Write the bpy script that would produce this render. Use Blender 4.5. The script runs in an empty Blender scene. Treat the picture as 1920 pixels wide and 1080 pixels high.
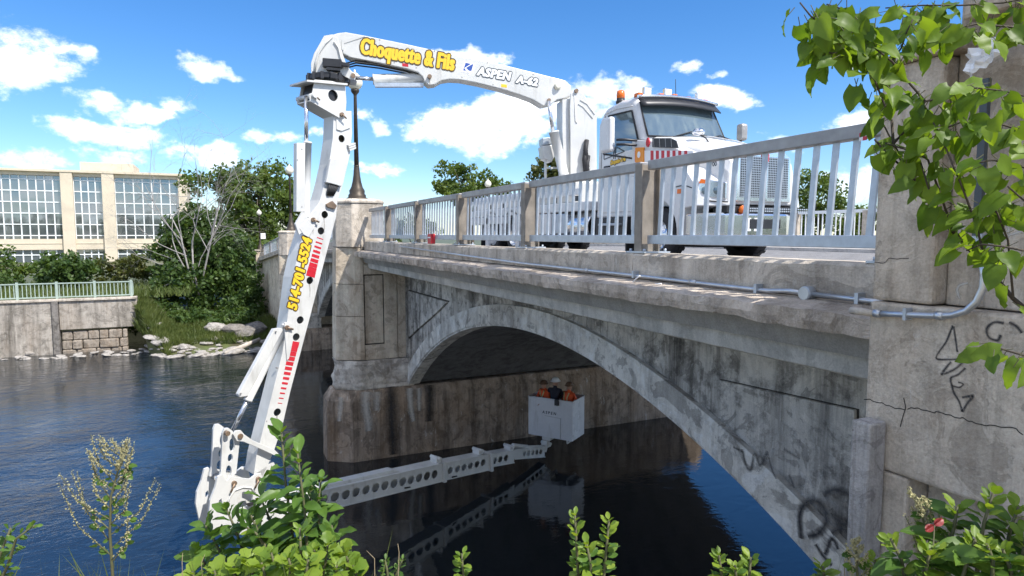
import bpy, bmesh, math, random
import numpy as np
from mathutils import Vector, Matrix, noise as mnoise
from mathutils.geometry import tessellate_polygon
R = math.radians
random.seed(7)
S = bpy.context.scene
COL = S.collection

# ------------------------------------------------------------------ camera
F_PX = 1200.0                                   # focal length in pixels of the 1920 wide photograph
PITCH = math.atan(100 / F_PX)
HEAD = math.atan2(550, F_PX / math.cos(PITCH))   # the bridge axis runs this far left of the view
SA, CA = math.sin(HEAD), math.cos(HEAD)
cd = bpy.data.cameras.new('camera'); cam = bpy.data.objects.new('camera', cd); COL.objects.link(cam)
cd.sensor_width = 36; cd.lens = 36 * F_PX / 1920; cd.clip_start = 0.05; cd.clip_end = 6000
S.camera = cam
_r = Vector((SA, CA, 0)); _f = Vector((-CA, SA, 0))
_fw = _f * math.cos(PITCH) + Vector((0, 0, -math.sin(PITCH)))
_up = _r.cross(_fw)
cam.matrix_world = Matrix(((_r.x, _up.x, -_fw.x, 0), (_r.y, _up.y, -_fw.y, 0), (_r.z, _up.z, -_fw.z, 0), (0, 0, 0, 1)))

# ------------------------------------------------------------------ light
SUN_D = Vector((0.76, 0.44, 1.15)).normalized()  # towards the sun
sun_el = math.asin(SUN_D.z)
ld = bpy.data.lights.new('sun', 'SUN'); ld.energy = 2.0; ld.angle = R(0.53); ld.color = (1, 0.955, 0.88)
lo = bpy.data.objects.new('sun', ld); COL.objects.link(lo)
lo.rotation_euler = (-SUN_D).to_track_quat('-Z', 'Y').to_euler()
W = bpy.data.worlds.new('World'); S.world = W; W.use_nodes = True
S.view_settings.view_transform = 'Standard'; S.view_settings.look = 'None'
S.view_settings.exposure = 1.75; S.view_settings.gamma = 1.0; S.view_settings.use_curve_mapping = False
S.cycles.max_bounces = 6; S.cycles.diffuse_bounces = 3; S.cycles.glossy_bounces = 3; S.cycles.transmission_bounces = 3; S.cycles.transparent_max_bounces = 8
S.cycles.use_denoising = True; S.cycles.use_adaptive_sampling = True; S.cycles.adaptive_threshold = 0.02

def build_world():
    nt = W.node_tree; nt.nodes.clear(); N = nt.nodes.new; L = nt.links.new
    out = N('ShaderNodeOutputWorld'); bg = N('ShaderNodeBackground'); bg.inputs[1].default_value = 0.14
    L(bg.outputs[0], out.inputs[0])
    sky = N('ShaderNodeTexSky'); sky.sky_type = 'NISHITA'; sky.sun_disc = False
    sky.sun_elevation = sun_el; sky.sun_rotation = math.atan2(SUN_D.x, SUN_D.y)
    sky.air_density = 1.0; sky.dust_density = 0.1; sky.ozone_density = 2.5; sky.altitude = 60
    hs = N('ShaderNodeHueSaturation'); hs.inputs['Saturation'].default_value = 1.22; hs.inputs['Value'].default_value = 0.92
    tint = N('ShaderNodeMix'); tint.data_type = 'RGBA'; tint.blend_type = 'MULTIPLY'; tint.inputs[0].default_value = 1.0; tint.inputs[7].default_value = (0.355, 0.385, 0.445, 1)
    L(sky.outputs[0], tint.inputs[6]); L(tint.outputs[2], hs.inputs['Color'])
    tc = N('ShaderNodeTexCoord'); sep = N('ShaderNodeSeparateXYZ')
    def M(op, a, b=None, c=None, clamp=False):
        n = N('ShaderNodeMath'); n.operation = op; n.use_clamp = clamp
        for i, v in enumerate((a, b, c)):
            if v is None: continue
            if isinstance(v, (int, float)): n.inputs[i].default_value = v
            else: L(v, n.inputs[i])
        return n.outputs[0]
    nv = N('ShaderNodeVectorMath'); nv.operation = 'NORMALIZE'; L(tc.outputs['Generated'], nv.inputs[0])
    L(nv.outputs[0], sep.inputs[0]); x, y, z = sep.outputs
    az0 = M('ARCTAN2', y, M('MULTIPLY', x, -1.0))          # 0 = down the river axis of the bridge (-X), grows towards +Y
    el0 = M('ARCSINE', z)
    def noise(scale, detail, rough, off, stretch=1.0):
        mp = N('ShaderNodeMapping'); mp.inputs['Scale'].default_value = (scale, scale, scale * stretch); mp.inputs['Location'].default_value = off
        L(nv.outputs[0], mp.inputs[0])
        n = N('ShaderNodeTexNoise'); n.inputs['Scale'].default_value = 1; n.inputs['Detail'].default_value = detail; n.inputs['Roughness'].default_value = rough
        L(mp.outputs[0], n.inputs['Vector']); return n.outputs['Fac']
    mpw = N('ShaderNodeMapping'); mpw.inputs['Scale'].default_value = (9, 9, 13); mpw.inputs['Location'].default_value = (3, 1, 7); L(nv.outputs[0], mpw.inputs[0])
    nw = N('ShaderNodeTexNoise'); nw.inputs['Scale'].default_value = 1; nw.inputs['Detail'].default_value = 4; nw.inputs['Roughness'].default_value = 0.6; L(mpw.outputs[0], nw.inputs['Vector'])
    wv = N('ShaderNodeVectorMath'); wv.operation = 'MULTIPLY_ADD'; L(nw.outputs['Color'], wv.inputs[0]); wv.inputs[1].default_value = (0.13, 0.07, 0)
    ae = N('ShaderNodeCombineXYZ'); L(M('SUBTRACT', az0, 0.065), ae.inputs[0]); L(M('SUBTRACT', el0, 0.035), ae.inputs[1]); L(ae.outputs[0], wv.inputs[2])
    n3 = noise(24, 6, 0.68, (1, 9, 4), 1.6)
    D = None
    for (ca, ce, w, h, k) in CLOUDS:
        ca, ce, w, h = R(ca), R(ce), R(w), R(h)
        v1 = N('ShaderNodeVectorMath'); v1.operation = 'MULTIPLY_ADD'; L(wv.outputs[0], v1.inputs[0]); v1.inputs[1].default_value = (1 / w, 1 / h, 0); v1.inputs[2].default_value = (-ca / w, -ce / h, 0)
        v2 = N('ShaderNodeVectorMath'); v2.operation = 'DOT_PRODUCT'; L(v1.outputs[0], v2.inputs[0]); L(v1.outputs[0], v2.inputs[1])
        v = M('MULTIPLY_ADD', v2.outputs['Value'], -k, k)
        D = v if D is None else M('MAXIMUM', D, v)
    # the rest of the sky: unseen, thicker cloud on a layer overhead, added to fill the shade
    zc = M('ADD', M('MAXIMUM', z, 0.0), 0.12)
    cx = N('ShaderNodeCombineXYZ'); L(M('DIVIDE', x, zc), cx.inputs[0]); L(M('DIVIDE', y, zc), cx.inputs[1])
    gn = N('ShaderNodeTexNoise'); gn.inputs['Scale'].default_value = 0.9; gn.inputs['Detail'].default_value = 4; gn.inputs['Roughness'].default_value = 0.55
    L(cx.outputs[0], gn.inputs['Vector'])
    gen = M('MULTIPLY', M('SUBTRACT', gn.outputs['Fac'], 0.43), 5.0)
    fw = N('ShaderNodeVectorMath'); fw.operation = 'DOT_PRODUCT'; L(nv.outputs[0], fw.inputs[0]); fw.inputs[1].default_value = tuple(_fw)
    away = M('SUBTRACT', 1.0, M('MULTIPLY_ADD', fw.outputs['Value'], 6.0, -3.9, clamp=True))   # 1 well outside the picture
    D = M('MAXIMUM', D, M('SUBTRACT', M('MULTIPLY', M('ADD', gen, 1.0), away), 1.0))
    dens = M('ADD', D, M('MULTIPLY', M('SUBTRACT', n3, 0.5), 3.0))
    mr = N('ShaderNodeMapRange'); mr.interpolation_type = 'SMOOTHSTEP'
    mr.inputs['From Min'].default_value = -0.10; mr.inputs['From Max'].default_value = 1.25; L(dens, mr.inputs['Value'])
    fac = M('MULTIPLY', M('POWER', mr.outputs[0], 1.25), 0.97)
    n4 = noise(11, 3, 0.55, (5, 2, 8.35), 2.2)
    sh = N('ShaderNodeMapRange'); sh.interpolation_type = 'SMOOTHSTEP'; sh.inputs['From Min'].default_value = 0.36; sh.inputs['From Max'].default_value = 0.62; L(n4, sh.inputs['Value'])
    thick = M('MULTIPLY_ADD', dens, 0.9, -0.30, clamp=True)
    cr = N('ShaderNodeMix'); cr.data_type = 'RGBA'
    cr.inputs[6].default_value = (4.6, 4.6, 4.6, 1); cr.inputs[7].default_value = (1.45, 1.65, 2.0, 1)
    L(M('MULTIPLY', sh.outputs[0], thick), cr.inputs[0])
    mx = N('ShaderNodeMix'); mx.data_type = 'RGBA'
    L(fac, mx.inputs[0]); L(hs.outputs[0], mx.inputs[6]); L(cr.outputs[2], mx.inputs[7])
    L(mx.outputs[2], bg.inputs[0])
# azimuth, elevation, half width, half height (degrees), weight
CLOUDS = [(-12.09, 11.57, 3.77, 2.16, 1.1), (-9.1, 12.6, 1.31, 0.79, 0.8), (-0.13, 12.78, 2.59, 1.06, 0.9), (-5.92, 9.37, 3.05, 1.15, 1), (-2.86, 10.16, 1.49, 0.63, 0.6), (-7.03, 7.53, 3.9, 1.01, 1.05), (-11.96, 5.27, 2.84, 0.96, 0.9), (-7.28, 5.88, 2.62, 0.98, 0.9), (0.22, 6.3, 2.88, 1.25, 1.1), (-2.82, 6.43, 1.51, 0.81, 0.6), (12.09, 9.58, 1.35, 1.05, 0.8), (4.5, 8.04, 2.01, 0.77, 0.8), (7.98, 8.37, 1.3, 0.61, 0.6), (12.92, 5.87, 2.28, 0.72, 0.9), (21.73, 9.26, 7.73, 2.31, 1.3), (24.78, 10.83, 4.9, 1.67, 1.1), (17.31, 8.75, 2.79, 1.16, 1), (21.3, 15.35, 3.44, 0.84, 1), (32.44, 12.26, 4.3, 1.29, 1.1), (29.22, 10.8, 3.24, 1.75, 1), (42.21, 10.97, 2.76, 1.26, 1.1), (39.13, 13.83, 1.47, 0.7, 0.7), (41.94, 13.07, 0.68, 0.37, 0.5), (52.49, 8.77, 2.08, 1.03, 1.1), (51.67, 12.68, 1.67, 0.85, 0.9), (47.25, 7.65, 1.82, 0.5, 0.8), (52.37, 4.36, 2.52, 1.84, 0.8), (60.66, 7.15, 2.38, 1.47, 1), (57.24, 12.3, 1.93, 1.09, 0.6)]
build_world(); W.cycles.sampling_method = 'MANUAL'; W.cycles.sample_map_resolution = 256

# ------------------------------------------------------------------ back-projection used while laying the scene out
def ray(px, py):
    x = (px - 960) / F_PX; y = -(py - 540) / F_PX
    fh = math.cos(PITCH) + math.sin(PITCH) * y; up = -math.sin(PITCH) + math.cos(PITCH) * y
    return Vector((SA * x - CA * fh, CA * x + SA * fh, up))
def onY(px, py, v): r = ray(px, py); return r * (v / r.y)
def onX(px, py, v): r = ray(px, py); return r * (v / r.x)
def onZ(px, py, v): r = ray(px, py); return r * (v / r.z)
def onD(px, py, d): r = ray(px, py); return r * (d / (r.x * -CA + r.y * SA))
WZ = -7.46        # water
RZ = -0.44        # road
def drop(X):      # the deck falls away beyond the first river pier
    if X > -21: return 0.0
    return -0.0018 * (X + 21) ** 2 if X > -45 else -1.0368 - 0.085 * (-45 - X)

# ------------------------------------------------------------------ mesh helpers
class MB:
    def __init__(s): s.v = []; s.f = []; s.sm = []
    def add(s, vs, fs, smooth=False):
        o = len(s.v); s.v += [tuple(p) for p in vs]
        for f in fs: s.f.append(tuple(i + o for i in f)); s.sm.append(smooth)
        return s
    def box(s, lo, hi):
        x0, y0, z0 = lo; x1, y1, z1 = hi
        if x0 > x1: x0, x1 = x1, x0
        if y0 > y1: y0, y1 = y1, y0
        if z0 > z1: z0, z1 = z1, z0
        return s.add([(x0, y0, z0), (x1, y0, z0), (x1, y1, z0), (x0, y1, z0), (x0, y0, z1), (x1, y0, z1), (x1, y1, z1), (x0, y1, z1)],
                     [(3, 2, 1, 0), (4, 5, 6, 7), (0, 1, 5, 4), (1, 2, 6, 5), (2, 3, 7, 6), (3, 0, 4, 7)])
    def hexa(s, p):   # eight corners, bottom ring then top ring
        return s.add(p, [(3, 2, 1, 0), (4, 5, 6, 7), (0, 1, 5, 4), (1, 2, 6, 5), (2, 3, 7, 6), (3, 0, 4, 7)])
    def obox(s, c, ax, ay, az):   # centre and half axes
        c, ax, ay, az = map(Vector, (c, ax, ay, az)); p = []
        for k in (-1, 1):
            for i, j in ((-1, -1), (1, -1), (1, 1), (-1, 1)): p.append(c + ax * i + ay * j + az * k)
        return s.hexa(p)
    def tube(s, pts, r, n=8, cap=True, smooth=True):
        pts = [Vector(p) for p in pts]; rs = r if isinstance(r, (list, tuple)) else [r] * len(pts)
        t0 = (pts[1] - pts[0]).normalized(); u = t0.orthogonal().normalized(); rings = []
        for i, p in enumerate(pts):
            t = (pts[min(i + 1, len(pts) - 1)] - pts[max(i - 1, 0)])
            t = t.normalized() if t.length > 1e-9 else t0
            u = (u - t * u.dot(t)); u = u.normalized() if u.length > 1e-6 else t.orthogonal().normalized()
            w = t.cross(u); rings.append([p + (u * math.cos(2 * math.pi * k / n) + w * math.sin(2 * math.pi * k / n)) * rs[i] for k in range(n)])
        vs = [q for g in rings for q in g]; fs = []
        for i in range(len(pts) - 1):
            for k in range(n): a = i * n + k; b = i * n + (k + 1) % n; fs.append((a, b, b + n, a + n))
        s.add(vs, fs, smooth)
        if cap:
            s.add(rings[0], [tuple(range(n - 1, -1, -1))]); s.add(rings[-1], [tuple(range(n))])
        return s
    def cyl(s, a, b, r, n=16): return s.tube([a, b], r, n)
    def lathe(s, c, prof, n=16, smooth=True, sx=1, sy=1):   # profile of (r, z) about a vertical axis
        vs = []; fs = []
        for r, z in prof:
            for k in range(n): a = 2 * math.pi * k / n; vs.append((c[0] + sx * r * math.cos(a), c[1] + sy * r * math.sin(a), c[2] + z))
        for i in range(len(prof) - 1):
            for k in range(n): a = i * n + k; b = i * n + (k + 1) % n; fs.append((a, b, b + n, a + n))
        s.add(vs, fs, smooth)
        m = len(prof) - 1
        s.add(vs[:n], [tuple(range(n - 1, -1, -1))]); s.add(vs[m * n:], [tuple(range(n))]); return s
    def loft(s, rings, closed=True, caps=True, smooth=False):
        n = len(rings[0]); vs = [p for g in rings for p in g]; fs = []
        for i in range(len(rings) - 1):
            for k in range(n if closed else n - 1): a = i * n + k; b = i * n + (k + 1) % n; fs.append((a, b, b + n, a + n))
        s.add(vs, fs, smooth)
        if caps: s.add(rings[0], [tuple(range(n - 1, -1, -1))]); s.add(rings[-1], [tuple(range(n))])
        return s
    def prism(s, poly, fn, t0, t1, holes=()):   # 2-D outline (with holes) between t0 and t1, fn(a, b, t) -> point
        loops = [list(poly)] + [list(h) for h in holes]
        flat = [p for l in loops for p in l]; n = len(flat)
        tri = tessellate_polygon([[Vector((p[0], p[1], 0)) for p in l] for l in loops])
        s.add([fn(p[0], p[1], t0) for p in flat], [tuple(t) for t in tri]); s.add([fn(p[0], p[1], t1) for p in flat], [tuple(reversed(t)) for t in tri])
        for l in loops:
            m = len(l); vs = [fn(p[0], p[1], t0) for p in l] + [fn(p[0], p[1], t1) for p in l]
            s.add(vs, [(k, (k + 1) % m, (k + 1) % m + m, k + m) for k in range(m)])
        return s
    def box_with_holes(s, poly, fn, t0, t1, holes=(), rim=0.025):   # closed box, holes only in the t0 face, so the inside stays dark
        loops = [list(poly)] + [list(h) for h in holes]; flat = [p for l in loops for p in l]
        tri = tessellate_polygon([[Vector((p[0], p[1], 0)) for p in l] for l in loops])
        s.add([fn(p[0], p[1], t0) for p in flat], [tuple(t) for t in tri])
        tri2 = tessellate_polygon([[Vector((p[0], p[1], 0)) for p in loops[0]]]); s.add([fn(p[0], p[1], t1) for p in loops[0]], [tuple(reversed(t)) for t in tri2])
        for i, l in enumerate(loops):
            m = len(l); e = t1 if i == 0 else t0 + math.copysign(rim, t1 - t0)
            s.add([fn(p[0], p[1], t0) for p in l] + [fn(p[0], p[1], e) for p in l], [(k, (k + 1) % m, (k + 1) % m + m, k + m) for k in range(m)])
        return s
    def build(s, name, mat, parent=None, bevel=0, auto=False, recalc=True):
        me = bpy.data.meshes.new(name); me.from_pydata(s.v, [], s.f)
        me.polygons.foreach_set('use_smooth', s.sm); me.update()
        if recalc:
            bm = bmesh.new(); bm.from_mesh(me); bmesh.ops.remove_doubles(bm, verts=bm.verts, dist=1e-5)
            bmesh.ops.recalc_face_normals(bm, faces=bm.faces); bm.to_mesh(me); bm.free()
        o = mk(name, me, mat, parent)
        if bevel:
            b = o.modifiers.new('bevel', 'BEVEL'); b.width = bevel; b.segments = 2; b.limit_method = 'ANGLE'; b.angle_limit = R(35)
        return o
def mk(name, me, mat, parent=None):
    o = bpy.data.objects.new(name, me); COL.objects.link(o)
    if mat is not None and not me.materials: me.materials.append(mat)
    if parent is not None: o.parent = parent
    return o
def thing(name, label, cat, group=None, loc=(0, 0, 0)):
    o = bpy.data.objects.new(name, None); COL.objects.link(o); o.location = loc; o.empty_display_size = 0.2
    return tag(o, label, cat, group)
def tag(o, label, cat, group=None):
    o['label'] = label; o['category'] = cat
    if group: o['group'] = group
    return o
def struct(o): o['kind'] = 'structure'; return o
def stuff(o): o['kind'] = 'stuff'; return o
def circ(cx, cy, r, n=14, ry=None): ry = ry or r; return [(cx + r * math.cos(2 * math.pi * k / n), cy + ry * math.sin(2 * math.pi * k / n)) for k in range(n)]
XZ = lambda y0: (lambda a, b, t: Vector((a, t, b)))
fXZ = lambda a, b, t: Vector((a, t, b))     # outline in X,Z ; depth along Y
fYZ = lambda a, b, t: Vector((t, a, b))     # outline in Y,Z ; depth along X
fXY = lambda a, b, t: Vector((a, b, t))
def fbm(p, s, o=4): return mnoise.fractal(Vector(p) * s, 1.0, 2.0, o, noise_basis='PERLIN_ORIGINAL')

# ------------------------------------------------------------------ materials
def nodes(name):
    m = bpy.data.materials.new(name); m.use_nodes = True; nt = m.node_tree
    return m, nt, nt.nodes.get('Principled BSDF'), nt.nodes.new, nt.links.new
def ramp(N, stops, interp='LINEAR'):
    r = N('ShaderNodeValToRGB'); e = r.color_ramp.elements; r.color_ramp.interpolation = interp
    while len(e) > 1: e.remove(e[-1])
    for i, (p, c) in enumerate(stops):
        k = e[0] if i == 0 else e.new(p)
        k.position = p; k.color = (c[0], c[1], c[2], 1) if not isinstance(c, (int, float)) else (c, c, c, 1)
    return r
def pos_noise(N, L, scale, stretch=(1, 1, 1), detail=5, rough=0.6, off=(0, 0, 0), dist=0.0, obj=False):
    if obj: g = N('ShaderNodeTexCoord'); src = g.outputs['Object']
    else: g = N('ShaderNodeNewGeometry'); src = g.outputs['Position']
    mp = N('ShaderNodeMapping'); mp.inputs['Scale'].default_value = [scale * k for k in stretch]; mp.inputs['Location'].default_value = off
    L(src, mp.inputs[0]); n = N('ShaderNodeTexNoise'); n.inputs['Scale'].default_value = 1
    n.inputs['Detail'].default_value = detail; n.inputs['Roughness'].default_value = rough; n.inputs['Distortion'].default_value = dist
    L(mp.outputs[0], n.inputs['Vector']); return n.outputs['Fac']
def mixc(N, L, fac, a, b, mode='MIX'):
    m = N('ShaderNodeMix'); m.data_type = 'RGBA'; m.blend_type = mode
    for sock, v in ((m.inputs[0], fac), (m.inputs[6], a), (m.inputs[7], b)):
        if isinstance(v, (int, float)): sock.default_value = v
        elif isinstance(v, tuple): sock.default_value = (v[0], v[1], v[2], 1)
        else: L(v, sock)
    return m.outputs[2]
def bump(N, L, bs, h, strength=0.3, dist=0.02):
    b = N('ShaderNodeBump'); b.inputs['Strength'].default_value = strength; b.inputs['Distance'].default_value = dist
    L(h, b.inputs['Height']); L(b.outputs[0], bs.inputs['Normal'])
def plain(name, c, rough=0.5, metal=0.0, var=0.15, scale=6, spec=0.5, coat=0.0):
    m, nt, bs, N, L = nodes(name)
    n = pos_noise(N, L, scale, detail=6)
    r = ramp(N, [(0.3, tuple(k * (1 - var) for k in c)), (0.7, tuple(min(1, k * (1 + var * 0.6)) for k in c))])
    L(n, r.inputs[0]); L(r.outputs[0], bs.inputs['Base Color'])
    bs.inputs['Roughness'].default_value = rough; bs.inputs['Metallic'].default_value = metal
    bs.inputs['Specular IOR Level'].default_value = spec; bs.inputs['Coat Weight'].default_value = coat
    return m
def concrete(name, light, mid, dark, streak=0.6, rust=0.0, scale=1.0, white=0.0, bumpk=0.5, seed=0.0, mould=0.4, plates=0.35):
    m, nt, bs, N, L = nodes(name); o = (seed, seed * 1.7, seed * 0.6)
    def mul(v, k):
        f = N('ShaderNodeMath'); f.operation = 'MULTIPLY'; f.inputs[1].default_value = k; L(v, f.inputs[0]); return f.outputs[0]
    a = pos_noise(N, L, 0.9 * scale, detail=8, rough=0.68, off=o, dist=0.5)
    r = ramp(N, [(0.32, mid), (0.50, light), (0.72, tuple(k * 0.80 for k in light))]); L(a, r.inputs[0]); c = r.outputs[0]
    # flaked skin: sharp-edged plates, lighter and darker
    pn = pos_noise(N, L, 1.7 * scale, detail=9, rough=0.6, off=(seed + 5, 3, 2), dist=1.2)
    c = mixc(N, L, mul(ramp_out(N, L, pn, [(0.535, 0.0), (0.555, 1.0)]), plates), c, tuple(min(0.8, k * 1.25) for k in light))
    c = mixc(N, L, mul(ramp_out(N, L, pn, [(0.415, 1.0), (0.435, 0.0)]), plates * 1.3), c, tuple(k * 0.55 for k in mid))
    # rain streaks, wide and fine, pulled out along the vertical
    s = pos_noise(N, L, 1.9 * scale, (1, 1, 0.09), detail=6, rough=0.72, off=(4 + seed, 2, 1))
    c = mixc(N, L, mul(ramp_out(N, L, s, [(0.47, 0.0), (0.66, 1.0)]), streak), c, dark)
    s2 = pos_noise(N, L, 7.0 * scale, (1, 1, 0.06), detail=5, rough=0.7, off=(1, 6 + seed, 2))
    c = mixc(N, L, mul(ramp_out(N, L, s2, [(0.52, 0.0), (0.70, 1.0)]), streak * 0.6), c, tuple(k * 1.2 for k in dark))
    mo = pos_noise(N, L, 3.2 * scale, detail=9, rough=0.75, off=(9, seed, 3))
    c = mixc(N, L, mul(ramp_out(N, L, mo, [(0.50, 0.0), (0.64, 1.0)]), mould), c, tuple(k * 0.75 for k in dark))
    if rust:
        q = pos_noise(N, L, 1.1 * scale, (1, 1, 0.4), detail=7, rough=0.7, off=(1, 7 + seed, 5))
        c = mixc(N, L, mul(ramp_out(N, L, q, [(0.48, 0.0), (0.68, 1.0)]), rust), c, (0.26, 0.165, 0.09))
    if white:
        q = pos_noise(N, L, 4.2 * scale, (1, 1, 0.35), detail=8, rough=0.75, off=(2 + seed, 3, 8), dist=0.8)
        c = mixc(N, L, mul(ramp_out(N, L, q, [(0.60, 0.0), (0.67, 1.0)]), white), c, (0.70, 0.68, 0.63))
    fine = pos_noise(N, L, 60, detail=3, rough=0.7)
    c = mixc(N, L, 0.30, c, ramp_out(N, L, fine, [(0.3, 0.25), (0.7, 0.75)]), 'OVERLAY')
    L(c, bs.inputs['Base Color']); bs.inputs['Roughness'].default_value = 0.92; bs.inputs['Specular IOR Level'].default_value = 0.2
    h = N('ShaderNodeMath'); h.operation = 'MULTIPLY_ADD'; L(fine, h.inputs[0]); h.inputs[1].default_value = 0.25; L(mo, h.inputs[2])
    h2 = N('ShaderNodeMath'); h2.operation = 'MULTIPLY_ADD'; L(ramp_out(N, L, pn, [(0.41, 0.0), (0.44, 0.5), (0.53, 0.5), (0.56, 1.0)]), h2.inputs[0]); h2.inputs[1].default_value = 0.4; L(h.outputs[0], h2.inputs[2])
    bump(N, L, bs, h2.outputs[0], bumpk, 0.04); return m
def ramp_out(N, L, src, stops): r = ramp(N, stops); L(src, r.inputs[0]); return r.outputs[0]
def leafmat(name, c1, c2, trans=0.45, scale=3.0, rough=0.5, obj=False):
    m, nt, bs, N, L = nodes(name)
    oi = N('ShaderNodeObjectInfo'); n = pos_noise(N, L, scale, detail=3)
    k = N('ShaderNodeMath'); k.operation = 'ADD'; L(n, k.inputs[0])
    k2 = N('ShaderNodeMath'); k2.operation = 'MULTIPLY'; L(oi.outputs['Random'], k2.inputs[0]); k2.inputs[1].default_value = 0.45 if obj else 0.0
    L(k2.outputs[0], k.inputs[1])
    r = ramp(N, [(0.32, c1), (0.85 if obj else 0.68, c2)]); L(k.outputs[0], r.inputs[0])
    L(r.outputs[0], bs.inputs['Base Color']); bs.inputs['Roughness'].default_value = rough; bs.inputs['Specular IOR Level'].default_value = 0.35
    t = N('ShaderNodeBsdfTranslucent')
    tcol = mixc(N, L, 1.0, r.outputs[0], (1.6, 1.5, 0.5), 'MULTIPLY'); L(tcol, t.inputs[0])
    mx = N('ShaderNodeMixShader'); mx.inputs[0].default_value = trans
    out = nt.nodes.get('Material Output'); L(bs.outputs[0], mx.inputs[1]); L(t.outputs[0], mx.inputs[2]); L(mx.outputs[0], out.inputs[0]); return m
def glassmat(name, c, rough=0.03, spec=0.9, metal=0.0):
    m, nt, bs, N, L = nodes(name); bs.inputs['Base Color'].default_value = (*c, 1); bs.inputs['Roughness'].default_value = rough
    bs.inputs['Specular IOR Level'].default_value = spec; bs.inputs['Metallic'].default_value = metal
    n = pos_noise(N, L, 0.7, detail=2); bump(N, L, bs, n, 0.03, 0.05); return m

def whitepaint(name, c, rough):
    m, nt, bs, N, L = nodes(name)
    a = pos_noise(N, L, 1.6, detail=7, rough=0.65); b = pos_noise(N, L, 5, (1, 1, 0.15), detail=6, rough=0.7, off=(3, 3, 3))
    col = mixc(N, L, ramp_out(N, L, a, [(0.42, 0.0), (0.75, 0.8)]), c, tuple(k * .78 for k in c))
    col = mixc(N, L, ramp_out(N, L, b, [(0.56, 0.0), (0.78, 0.6)]), col, (0.33, 0.31, 0.27))
    L(col, bs.inputs['Base Color']); L(ramp_out(N, L, a, [(0.3, rough), (0.8, rough + 0.25)]), bs.inputs['Roughness'])
    f = pos_noise(N, L, 2.5, detail=2); bump(N, L, bs, f, 0.05, 0.05); return m
RZ = -0.50
M = {}
M['conc'] = concrete('weathered_concrete', (0.60, 0.53, 0.445), (0.47, 0.41, 0.34), (0.18, 0.15, 0.12), streak=0.55, rust=0.15, white=0.3, seed=1)
M['conc_pier'] = concrete('stained_pier_concrete', (0.70, 0.60, 0.47), (0.54, 0.44, 0.33), (0.22, 0.165, 0.115), streak=0.45, rust=0.4, white=0.35, bumpk=0.6, seed=4, mould=0.3)
M['conc_grey'] = concrete('grey_arch_concrete', (0.60, 0.565, 0.505), (0.38, 0.355, 0.315), (0.06, 0.056, 0.05), streak=0.85, rust=0.05, white=0.5, seed=8, mould=0.65, plates=0.45)
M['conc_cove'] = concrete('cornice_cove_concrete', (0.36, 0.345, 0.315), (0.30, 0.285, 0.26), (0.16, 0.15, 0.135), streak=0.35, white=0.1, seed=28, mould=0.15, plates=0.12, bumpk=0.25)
M['conc_band'] = concrete('cornice_band_concrete', (0.60, 0.57, 0.51), (0.50, 0.475, 0.425), (0.20, 0.19, 0.17), streak=0.45, white=0.3, seed=38, mould=0.2, plates=0.2, bumpk=0.3)
M['conc_ring'] = concrete('pale_arch_ring_concrete', (0.72, 0.69, 0.62), (0.50, 0.47, 0.42), (0.12, 0.11, 0.10), streak=0.5, rust=0.05, white=0.6, seed=18, mould=0.4, plates=0.5)
M['conc_rough'] = concrete('spalled_concrete', (0.66, 0.60, 0.52), (0.46, 0.40, 0.335), (0.13, 0.11, 0.09), streak=0.3, rust=0.25, white=0.55, bumpk=1.0, seed=12)
M['conc_ledge'] = concrete('pinkish_ledge_concrete', (0.62, 0.53, 0.44), (0.47, 0.395, 0.325), (0.16, 0.13, 0.10), streak=0.45, rust=0.1, white=0.3, bumpk=0.9, seed=15)
M['conc_pylon'] = concrete('pylon_concrete', (0.62, 0.54, 0.445), (0.47, 0.40, 0.32), (0.20, 0.17, 0.135), streak=0.55, rust=0.35, white=0.45, scale=1.6, bumpk=0.45, seed=21)
M['conc_foot'] = concrete('wet_footing_concrete', (0.42, 0.33, 0.25), (0.24, 0.18, 0.13), (0.05, 0.04, 0.032), streak=0.75, rust=0.5, white=0.55, bumpk=0.7, seed=30)
M['conc_wall'] = concrete('river_wall_concrete', (0.42, 0.38, 0.33), (0.29, 0.26, 0.22), (0.10, 0.088, 0.072), streak=0.85, rust=0.25, white=0.4, scale=0.7, seed=33, mould=0.55)
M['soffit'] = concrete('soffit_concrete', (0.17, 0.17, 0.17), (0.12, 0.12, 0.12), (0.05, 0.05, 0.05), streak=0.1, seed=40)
M['asphalt'] = concrete('pale_worn_asphalt', (0.24, 0.235, 0.235), (0.17, 0.165, 0.165), (0.10, 0.10, 0.10), streak=0.0, scale=2, seed=2)
M['walk'] = concrete('pale_sidewalk', (0.52, 0.49, 0.45), (0.42, 0.39, 0.36), (0.25, 0.22, 0.2), streak=0.0, seed=3)
M['galv'] = plain('galvanised_steel', (0.50, 0.545, 0.60), 0.42, 0.55, 0.16, 9)
M['post'] = plain('brown_weathered_steel', (0.27, 0.235, 0.195), 0.6, 0.25, 0.3, 5)
M['railtop'] = plain('dull_grey_rail_steel', (0.36, 0.35, 0.34), 0.5, 0.4, 0.22, 6)
M['darkmetal'] = plain('dark_bronze_metal', (0.075, 0.06, 0.045), 0.5, 0.5, 0.35, 5)
M['globe'] = plain('cream_lamp_glass', (0.80, 0.76, 0.62), 0.25, 0.0, 0.05, 8)
M['conduit'] = plain('conduit_metal', (0.55, 0.57, 0.60), 0.32, 0.75, 0.15, 12)
M['shade_paint'] = plain('painted_shade', (0.05, 0.043, 0.036), 0.95, 0, 0.3, 9)  # dark colour painted in as shade along panel edges
M['timber'] = concrete('grey_timber', (0.44, 0.41, 0.385), (0.30, 0.28, 0.265), (0.13, 0.12, 0.11), streak=0.8, scale=3.5, seed=6, mould=0.2)
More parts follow.
